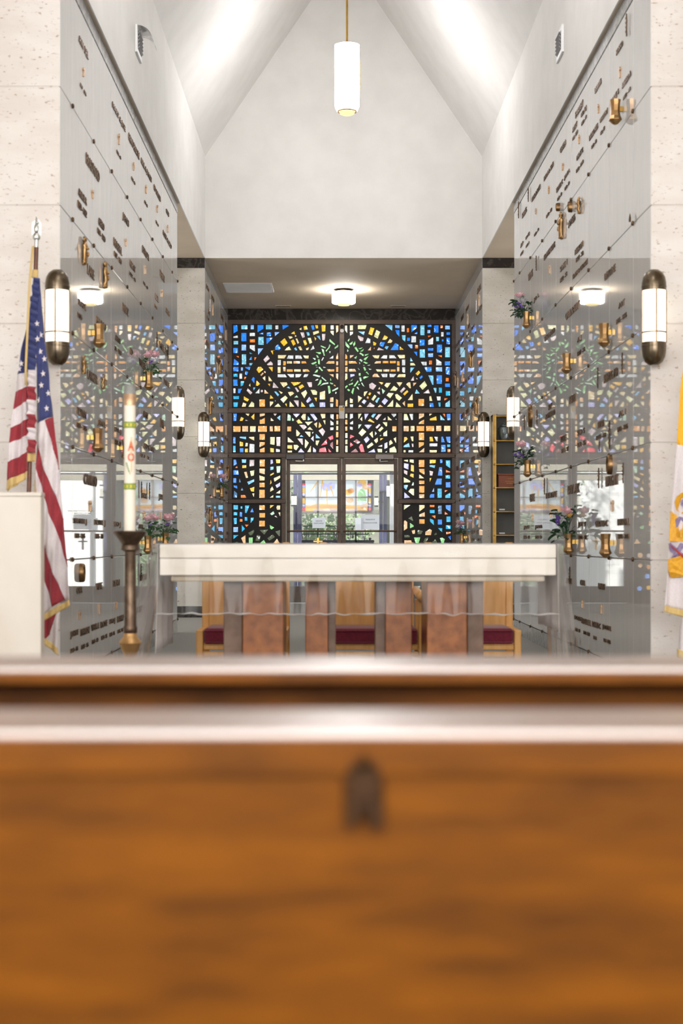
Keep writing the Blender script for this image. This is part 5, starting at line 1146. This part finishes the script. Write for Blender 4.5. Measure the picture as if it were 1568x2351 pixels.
# ------------------------------------------------------------------ flags
def pole_set(t, base, px, py, r, z_ferrule):
    """base point and top point of a flagpole in the flag's own coordinates"""
    B().lathe([(0, 0), (.16, 0), (.16, .02), (.10, .05), (.045, .075), (.03, .12), (.022, .2)], base, 32).obj('base', 'brass', t, auto=40)
Yf = 9.25
def flag_obj(t, polys, mats, fold, name='cloth'):
    b = B()
    for mi, A, C, nu, nv in polys:
        b.mi = mi; b.grid(loft([at(*q, Yf)-t.location for q in A], [at(*q, Yf)-t.location for q in C], nu, nv, fold), nu, nv)
    bmesh.ops.remove_doubles(b.bm, verts=b.bm.verts, dist=.0004)
    o = b.obj(name, mats, t, smooth=True); md = o.modifiers.new('s', 'SOLIDIFY'); md.thickness = .003; md.offset = 1; return o
t = thing('us_flag', (at(70, 0, Yf).x, Yf, 0), 'furled red, white and blue striped flag with gold fringe beside left pillar', 'flag')
fold = lambda p: Vector((p.x, p.y+.020*math.sin(p.x*58+p.z*3.5)+.010*math.sin(p.x*131-p.z*9)+.004*math.sin(p.z*40+p.x*20), p.z))
LA = [((64, 735), (67, 735)), ((52, 800), (66, 800)), ((40, 860), (66.5, 855)), ((34, 899), (67, 887)), ((29, 939), (67.5, 920)), ((25, 982), (68, 960)), ((22, 1017), (68, 997)), ((18, 1061), (66, 1036)), ((16, 1103), (63.5, 1082))]
pol = []
pol.append((2, [(79, 640), (72, 690), LA[0][0], LA[1][0], LA[2][0]], [(81, 640), (76, 690), LA[0][1], LA[1][1], LA[2][1]], 10, 24))
for i, (a, c) in enumerate(zip(LA[2:], LA[3:])): pol.append((1 if i % 2 == 0 else 0, [a[0], c[0]], [a[1], c[1]], 14, 7))
# right-hand fall: blue union, then the long stripes
pol.append((2, [(86, 640), (86, 740), (85, 850), (84, 972)], [(92, 640), (98, 740), (108, 830), (120, 956)], 12, 30))
RB = [(120, 956), (134, 1078)]
pol.append((0, [(104, 965), (120, 1025), (134, 1078)], [(120, 956), (129, 1020), (134.2, 1078)], 6, 14))
pol.append((1, [(84, 972), (84, 1013), (97, 1064), (117, 1114), (132, 1149), (144, 1190)], [(104, 965), (114, 1000), (127, 1050), (134, 1078), (140, 1130), (144.3, 1190)], 10, 26))
pol.append((0, [(84, 1013), (81, 1076), (98, 1129), (113, 1178), (129, 1217), (154, 1302)], [(84.5, 1013), (97, 1064), (117, 1114), (132, 1149), (144, 1190), (154.4, 1302)], 10, 30))
pol.append((1, [(81, 1076), (88, 1180), (99, 1252), (117, 1302), (132, 1337), (148, 1378)], [(81.5, 1076), (98, 1129), (113, 1178), (129, 1217), (154, 1302), (160, 1378)], 10, 30))
pol.append((0, [(90, 1200), (92, 1270), (98, 1325), (110, 1360), (120, 1393)], [(90.5, 1200), (99, 1252), (117, 1302), (132, 1337), (148, 1378)], 10, 22))
pol.append((1, [(90, 1270), (90, 1340), (92, 1380), (97, 1412)], [(92, 1270), (98, 1325), (110, 1360), (120, 1393)], 8, 16))
pol.append((0, [(92, 1425), (97, 1475)], [(131, 1408), (113, 1455)], 8, 10)); pol.append((1, [(131, 1408), (113, 1455), (120, 1478)], [(137, 1402), (135, 1450), (134, 1495)], 8, 12))
b0 = flag_obj(t, pol, ['flag_red', 'flag_white', 'flag_blue'], fold)
# header sleeve gathered along the pole
slv = [(2, 640, 850, 81, 66, 92, 85)]
hd_ = []
ys = [(640, 850, 2), (850, 890, 1), (890, 920, 0), (920, 953, 1), (953, 984, 0), (984, 1010, 1), (1010, 1040, 0)]
xs = lambda y: (80-13*(y-640)/400 if y < 735 else 67, 92-8*min(1, (y-640)/200))
fold2 = lambda p: Vector((p.x+.004*math.sin(p.z*90), p.y-.035-.015*math.cos((p.x+.0)*60)+.010*math.sin(p.z*150+p.x*60)+.006*math.sin(p.z*83), p.z))
for a, c, m_ in ys: hd_.append((m_, [(xs(a)[0], a), (xs((a+c)/2)[0], (a+c)/2), (xs(c)[0], c)], [(xs(a)[1], a), (xs((a+c)/2)[1], (a+c)/2), (xs(c)[1], c)], 8, max(10, int((c-a)/2))))
flag_obj(t, hd_, ['flag_red', 'flag_white', 'flag_blue'], fold2, 'header_sleeve')
# stars
b = B()
for sx, sy in ((51, 836), (94, 808), (103.5, 825), (101, 859), (98, 886), (111, 903), (90.5, 919), (108, 938), (87.5, 745), (89, 780), (46, 848), (95, 770)):
    c = fold(at(sx, sy, Yf)-t.location)+Vector((0, -.012, 0)); q = []
    for i in range(10):
        rr = .021 if i % 2 == 0 else .0085; a = math.pi/2+i*math.pi/5+.12
        q.append(c+Vector((rr*.8*math.cos(a), 0, rr*math.sin(a))))
    b.poly(q, (0, .006, 0))
b.obj('stars', 'flag_white', t)
fr2 = [(0, [(16, 1103), (14, 1126)], [(63.5, 1082), (62.5, 1099)], 14, 4), (0, [(66, 1040), (65, 1061)], [(82, 1040), (80, 1060)], 6, 4), (0, [(97, 1412), (96, 1428)], [(160, 1376), (162, 1390)], 16, 4), (0, [(97, 1462), (96, 1476)], [(134, 1486), (136, 1504)], 10, 4), (0, [(18, 1125), (17, 1129)], [(40, 1110), (41, 1113)], 4, 2)]
for q in fr2: flag_obj(t, [q], ['gold_fringe'], lambda p: fold(p)+Vector((0, -.008, 0)), 'fringe')
pt, pb_ = at(83.5, 568, Yf)-t.location, at(66, 1140, Yf)-t.location; pb_.z = max(pb_.z, 0); d_ = (pb_-pt).normalized(); foot = pt+d_*(pt.z-.15)/-d_.z
B().cyl(pt, foot, .0135, 14).obj('pole', 'pole_wood', t, auto=40)
B().lathe([(0, 0), (.16, 0), (.16, .02), (.10, .05), (.045, .075), (.03, .12), (.02, .2)], (foot.x, foot.y, 0), 32).obj('base', 'brass', t, auto=40)
B().cyl(pt+Vector((0, 0, -.02)), pt+Vector((.001, 0, .045)), .0125, 14).obj('ferrule', 'silver', t, auto=40)
b = B().lathe([(.016, 0), (.024, .012), (.020, .03), (.016, .04)], (0, 0, 0), 16)      # spear with an eagle on it
b.ball((0, 0, .068), .020, (.8, .7, 1.5)); b.ball((.004, 0, .105), .012); b.lathe([(.0, .15), (.012, .12), (.016, .10), (.008, .09)], (0, 0, .0), 8, 'z', (.6, 1))
for s in (-1, 1): b.grid(lambda u, v: Vector((s*(.008+.020*u), .006, .05+.075*v-.02*u)), 3, 4)
o = b.obj('finial', 'silver', t, auto=50); o.location = pt+Vector((0, 0, .045))
B().cyl(at(81.5, 620, Yf)-t.location, at(80, 638, Yf)-t.location, .019, 12).cyl(at(63.5, 1102, Yf)-t.location+Vector((.05, .03, 0)), at(63, 1130, Yf)-t.location+Vector((.05, .03, 0)), .012).obj('brass_fitting', 'gold_fringe', t)
B().tube([at(78, 568, Yf)-t.location+Vector((0, -.03, 0)), at(74, 650, Yf)-t.location+Vector((0, -.075, 0)), at(70, 760, Yf)-t.location+Vector((0, -.09, 0)), at(66, 850, Yf)-t.location+Vector((0, -.09, 0)), at(66, 888, Yf)-t.location+Vector((0, -.085, 0))], .0075, 8).obj('gold_cord', 'gold_fringe', t, smooth=True)

t = thing('papal_flag', (at(1612, 0, Yf).x, Yf, 0), 'yellow and white flag with gold emblem at the right edge', 'flag')
fold = lambda p: Vector((p.x, p.y+.018*math.sin(p.x*44+p.z*2.2+1)+.008*math.sin(p.x*97-p.z*6), p.z))
pol = [(0, [(1596, 640), (1575, 820), (1562, 895), (1553, 1020)], [(1612, 640), (1620, 820), (1628, 895), (1628, 1040)], 16, 24),
       (1, [(1553, 1020), (1545, 1130), (1535, 1300), (1524, 1391)], [(1628, 1040), (1632, 1200), (1636, 1350), (1640, 1420)], 24, 34),
       (1, [(1566, 1412), (1562, 1445), (1556, 1560)], [(1640, 1425), (1646, 1500), (1650, 1570)], 14, 14)]
flag_obj(t, pol, ['flag_yellow', 'flag_white'], fold)
for q in ((0, [(1524, 1389), (1523, 1404)], [(1640, 1420), (1640, 1438)], 20, 4), (0, [(1557, 1490), (1556, 1508)], [(1580, 1500), (1580, 1520)], 6, 4)):
    flag_obj(t, [q], ['gold_fringe'], lambda p: fold(p)+Vector((0, -.008, 0)), 'fringe')
def patch(b, mi, pts, lift):
    b.mi = mi; b.poly([fold(at(*q, Yf)-t.location)+Vector((0, -lift, 0)) for q in pts], (0, .004, 0))
b = B()
patch(b, 0, [(1549, 1153), (1553, 1140), (1563, 1131), (1576, 1131), (1588, 1142), (1590, 1160), (1582, 1176), (1566, 1180), (1553, 1172)], .012)
patch(b, 1, [(1560, 1150), (1568, 1143), (1578, 1148), (1578, 1160), (1568, 1166), (1560, 1160)], .016)
patch(b, 0, [(1540, 1172), (1548, 1180), (1575, 1186), (1600, 1180), (1604, 1230), (1580, 1243), (1536, 1243), (1538, 1210)], .012)
patch(b, 1, [(1548, 1195), (1557, 1186), (1575, 1190), (1575, 1236), (1545, 1236)], .015)
for i in range(4): patch(b, 0, [(1551+8*i, 1234), (1549+8*i, 1222), (1553+8*i, 1214), (1557+8*i, 1222), (1556+8*i, 1234)], .018)
patch(b, 1, [(1534, 1248), (1540, 1246), (1568, 1272), (1600, 1300), (1592, 1306), (1560, 1285), (1537, 1262)], .013)
patch(b, 2, [(1535, 1250), (1539, 1249), (1570, 1278), (1566, 1281)], .016)
patch(b, 1, [(1560, 1246), (1572, 1250), (1545, 1290), (1536, 1290)], .014)
patch(b, 0, [(1531, 1284), (1560, 1276), (1590, 1270), (1596, 1305), (1575, 1322), (1541, 1327), (1533, 1312)], .017)
for q in ((1548, 1303), (1556, 1299), (1556, 1309), (1563, 1304)): patch(b, 2, [(q[0]-3, q[1]), (q[0], q[1]-4), (q[0]+3, q[1]), (q[0], q[1]+4)], .021)
b.obj('emblem', ['gold_thread', 'mauve_thread', 'red_thread'], t)
f0 = at(1612, 1600, Yf)-t.location
B().cyl((0, .02, .12), at(1604, 560, Yf)-t.location+Vector((0, .02, 0)), .0135, 14).obj('pole', 'pole_wood', t, auto=40)
B().lathe([(0, 0), (.16, 0), (.16, .02), (.10, .05), (.045, .075), (.03, .12), (.02, .2)], (0, .02, 0), 32).obj('base', 'brass', t, auto=40)

# ------------------------------------------------------------------ pews in the foreground
def pew(yf, zt, dep, over, thick, label):
    """yf is the far edge of the cap rail; the pew faces the altar"""
    t = thing('pew', (CX+.15, yf-dep, 0), label, 'pew', 'oak pews in the foreground')
    # moulded cap rail: crowned top falling towards the kneeler side, rounded nose
    top = [(dep, zt-.004)]; y, z = dep-.004, zt; top.append((y, z)); n_ = 14
    for i in range(n_): q = (i+.5)/n_; y -= (dep-.004)/n_; z -= (dep-.004)/n_*math.tan(R(1+6*q+40*max(0, q-.8))); top.append((y, z))
    nose = z
    for i in range(1, 7): w_ = R(35+55*i/6); top.append((-.010*math.sin(w_)+.006, nose-.010*(1-math.cos(w_))-.002))
    prof_ = top+[(top[-1][0], nose-.012-thick), (over+.027, nose-.012-thick), (over+.027, zt-.06), (dep, zt-.06)]
    b = B().poly([(-1.7, y, z) for y, z in prof_], (3.4, 0, 0))
    b.bm.normal_update()
    for f in b.bm.faces: f.material_index = 0 if f.calc_center_median().z > nose-.006 else 1
    b.obj('cap_rail', ['oak_rail', 'orange_oak'], t, auto=50)
    B().box(-1.68, 1.68, over, over+.028, .08, nose-.0122-thick, .002).obj('back_panel', 'orange_oak', t)
    B().box(-1.68, 1.68, over+.028, over+.48, .40, .43, .01).obj('seat', 'orange_oak', t)
    for s in (-1, 1):
        a, c = sorted((s*1.68, s*1.74)); B().box(a, c, over-.03, over+.5, 0, zt+.01, .012).obj('end_panel', 'orange_oak', t)
    return t
zt = CZ-.18
pew(2.375, zt, .12, .075, .010, 'varnished oak pew, the farther one, only its rail visible')
t = pew(1.63, zt, .12, .004, .03, 'varnished oak pew nearest the camera with small dark clip')
k = t.location
cp = at(835, 1810, 1.515)
b = B().box(-.019, .019, -.008, 0, -.030, .030, .006).box(-.018, -.006, -.016, -.006, -.036, -.006, .003).box(.006, .019, -.018, -.006, -.038, -.008, .003).tube([(-.010, -.012, .02), (0, -.020, .034), (.010, -.012, .02)], .004, 8)
o = b.obj('hat_clip', 'grain_dark', t); o.location = cp-k; o.location.y = .003

# ------------------------------------------------------------------ outside the doors
struct('ground_outside', B().box(-9, 9, Y3+.02, 60, -.25, -.04), 'paving')
YB = 31.0
P3 = lambda px, py, Y: at(px, py, Y)
def slab(nm, mt, x0, x1, y0, y1, Y, d, label=None, cat=None, **kw):
    a, c = at(x0, y1, Y), at(x1, y0, Y); o = B().box(a.x, c.x, Y, Y+d, a.z, c.z).obj(nm, mt, **kw)
    if label: tag(o, label, cat)
    else: o['kind'] = 'structure'
    return o
slab('trim_canopy', 'cream_beam', 560, 1010, 1050, 1081, 29.0, .5)
slab('trim_canopy_edge', 'steel', 560, 1010, 1086, 1089, 29.2, .2)
slab('trim_porch_beam', 'cream_beam', 560, 1010, 1089.5, 1102, YB, .25)
for a, c in ((673.5, 682), (684, 692.5), (871, 879), (880.5, 888)): slab('trim_porch_post', 'steel', a, c, 1086, 1386, YB-.6, .18)
cl_ = B().box(at(895.5, 0, 29.3).x, at(905, 0, 29.3).x, 29.3, 29.55, -.04, at(0, 1082, 29.3).z, .02); struct('wall_porch_column', cl_, 'white')
# backlit picture window of the building opposite
wn = struct('window_11', B().box(at(690, 0, YB).x, at(858, 0, YB).x, YB+.10, YB+.13, at(0, 1178, YB).z, at(0, 1100, YB).z), 'dark_steel')
M['sky_glass'] = lit('white_cast_glass', srgb(216, 228, 234), .62, .12, 9, sample=False)
pc = []
pal = ['sky_glass']+['far_'+q for q in 'YARVPGW']
for q in 'YARVPGW': M['far_'+q] = lit('opposite_glass_'+q, srgb(*GC[q]), .8, .2, 9, sample=False)
def pg(mi, pts, lift=0): pc.append((mi, pts, lift))
pg(0, [(701, 1103), (844, 1103), (844, 1160), (701, 1160)])
pg(1, [(701, 1160), (735, 1157), (772, 1158), (844, 1160), (844, 1173), (701, 1173)], 1)
pg(2, [(701, 1162), (772, 1160), (790, 1163), (844, 1165), (844, 1167), (701, 1166)], 2)
pg(4, [(720, 1169), (760, 1168), (800, 1169), (820, 1168), (820, 1172), (720, 1172)], 2)
for x0_, y0_, x1_, y1_ in ((729, 1106, 711, 1131), (741, 1103, 735.5, 1140), (750.5, 1121, 751, 1160), (758, 1115, 766, 1139)):
    pg(1, [(x0_-2, y0_), (x0_+1.5, y0_), (x1_+.7, y1_), (x1_-.5, y1_)], 3)
pg(4, [(735, 1118), (742, 1108), (752, 1112), (760, 1106), (770, 1112), (768, 1122), (752, 1128), (744, 1126)], 1)
for cx_, cy_, r_, m_ in ((800, 1130, 9, 1), (806, 1127, 8, 2), (832, 1108, 10, 1), (826, 1113, 7, 4), (840, 1118, 8, 5), (804, 1148, 9, 5), (836, 1160, 10, 5)):
    pg(m_, [(cx_+r_*math.cos(i*.785)*(1+.15*math.sin(i*5)), cy_+r_*.8*math.sin(i*.785)) for i in range(8)], 2)
pg(6, [(821, 1150), (822, 1128), (831, 1121), (839, 1128), (841, 1150)], 3); pg(0, [(820, 1158), (825, 1152), (840, 1150), (841, 1156), (828, 1160)], 4)
for bx in (694.5, 846):
    for i, (m_, h_) in enumerate(((3, 4), (4, 6), (1, 12), (4, 7), (1, 13), (4, 6), (3, 8))):
        y_ = 1110+[0, 4, 10, 22, 34, 48, 55][i]; pg(m_, [(bx, y_), (bx+5.5, y_), (bx+5.5, y_+h_-.6), (bx, y_+h_-.6)], 4)
b = B()
for mi, pts, lift in pc:
    b.mi = mi; yy = YB+.099-.004*lift; b.poly([at(*q, yy) for q in pts], (0, .003, 0))
b.obj('glass_pieces', pal, wn)
b = B()
for a, c, e_, f_ in ((728, 732, 1103, 1178), (815, 819, 1103, 1178), (700, 848, 1140, 1143), (690, 858, 1173, 1177), (782, 787, 1103, 1178)):
    p_, q_ = at(a, f_, YB), at(c, e_, YB); b.box(p_.x, q_.x, YB+.04, YB+.09, p_.z, q_.z)
b.obj('mullions', 'closer', wn)
b = B()
for a, c, e_, f_ in ((728.5, 731.5, 1177, 1386), (815, 819, 1177, 1386), (694, 846, 1206.5, 1208.5), (694, 846, 1225, 1227.5), (690, 858, 1240, 1250)):
    p_, q_ = at(a, f_, YB), at(c, e_, YB); b.box(p_.x, q_.x, YB+.04, YB+.09, p_.z, q_.z)
struct('window_12', b, 'dark_steel')
struct('wall_backdrop_opposite', B().box(-1.34, 1.34, 33.6, 33.9, -.05, 3.6), 'backdrop')  # backdrop put in to cover the bright sky behind the planting
# side walls of the porch, white in the sun
for s in (-1, 1):
    a, c = sorted((s*1.35, s*6.5)); struct('wall_porch_'+('left' if s < 0 else 'right'), B().box(a, c, 33.0, 33.3, -.05, 3.6), 'brick')
    a, c = sorted((s*2.6, s*2.9)); struct('wall_porch_pier_'+('left' if s < 0 else 'right'), B().box(a, c, 28.2, 28.7, -.05, 3.6), 'white')
def lantern(px, y0, y1, w, Y, label, side=0):
    t = thing('lantern', at(px, y1, Y), label, 'lantern', 'cream lanterns outside the doors'); h = (y1-y0)*Y/F; r_ = w/2*Y/F
    B().box(-r_, r_, -r_, r_, 0, h).obj('lantern_glass', 'lantern', t)
    b = B().box(-r_*1.1, r_*1.1, -r_*1.1, r_*1.1, h, h+.03).box(-r_*1.1, r_*1.1, -r_*1.1, r_*1.1, -.03, 0)
    b.box(-r_*.06, r_*.06, -r_*1.08, -r_, 0, h).box(min(0, side)*.16, max(0, side)*.16, -.01, .2 if not side else .3, h*.4, h*.55); b.obj('lantern_frame', 'dark_steel', t)
lantern(675, 1139, 1159, 12, YB-.8, 'cream lantern outside, seen through left glass door')
lantern(891, 1116, 1140, 7, YB-.8, 'upper cream lantern outside, seen at right of right glass door', -1)
lantern(864, 1143, 1160, 8, YB-.8, 'lower cream lantern outside, seen through right glass door', 1)
# planting behind the porch glazing
def shrub(x, y, w, h, seed, label, n=420):
    t = thing('shrub', (x, y, -.04), label, 'shrub', 'leafy shrubs outside'); rnd = random.Random(seed); b = B()
    for i in range(n):
        a, e_ = rnd.uniform(0, 6.283), rnd.uniform(.08, 1); rr = w*(.55+.45*rnd.random())*math.sqrt(max(.05, 1-(e_-.45)**2*2.2))
        p = Vector((rr*math.cos(a), rr*.5*math.sin(a), h*e_)); L_ = rnd.uniform(.05, .10)
        d = Vector((math.cos(a)+rnd.uniform(-.8, .8), rnd.uniform(-1, .4), rnd.uniform(-.6, .8))).normalized(); sd = d.cross(Vector((0, 1, .3))).normalized()
        b._f([b.bm.verts.new(q) for q in (p, p+d*L_*.5+sd*L_*.3, p+d*L_, p+d*L_*.5-sd*L_*.3)])
    b.obj('foliage', 'hedge', t)
    b = B()
    for i in range(5): b.tube([(0, 0, 0), (rnd.uniform(-.2, .2)*w, 0, h*.5), (rnd.uniform(-.6, .6)*w, .05, h*.85)], [.02, .014, .006], 5)
    b.obj('stem', 'bark', t)
for i, (px, nm) in enumerate(((704, 'far left'), (722, 'left'), (748, 'middle left'), (770, 'middle'), (806, 'middle right'), (834, 'right'))):
    shrub(at(px, 0, 33.2).x, 31.9+.55*(i % 3), .2, 1.62, 40+i, 'pale leafy shrub outside the doors, %s of the row' % nm)
t = thing('tree', (-.92, 31.6, -.04), 'small tree outside, branches seen in left glass door', 'tree'); rnd = random.Random(5)
b = B().tube([(0, 0, 0), (.03, 0, 1.2), (.1, 0, 2.2), (.3, 0, 3.0)], [.06, .05, .035, .015], 8)
for i in range(9):
    z_ = 1.6+.18*i; b.tube([(.05, 0, z_), (rnd.uniform(-.2, .25), rnd.uniform(-.15, .15), z_+.3), (rnd.uniform(-.35, .5), rnd.uniform(-.25, .25), z_+.45)], [.02, .012, .005], 5)
b.obj('trunk', 'bark', t); b = B()
for i in range(500):
    p = Vector((max(-.36, min(.36, rnd.gauss(0, .2))), max(-.3, min(.3, rnd.gauss(0, .2))), rnd.uniform(1.6, 3.6))); d = Vector((rnd.uniform(-1, 1), rnd.uniform(-1, 1), rnd.uniform(-1, 1))).normalized(); sd = d.orthogonal().normalized(); L_ = .08
    b._f([b.bm.verts.new(q) for q in (p, p+d*L_*.5+sd*L_*.3, p+d*L_, p+d*L_*.5-sd*L_*.3)])
b.obj('foliage', 'hedge', t)
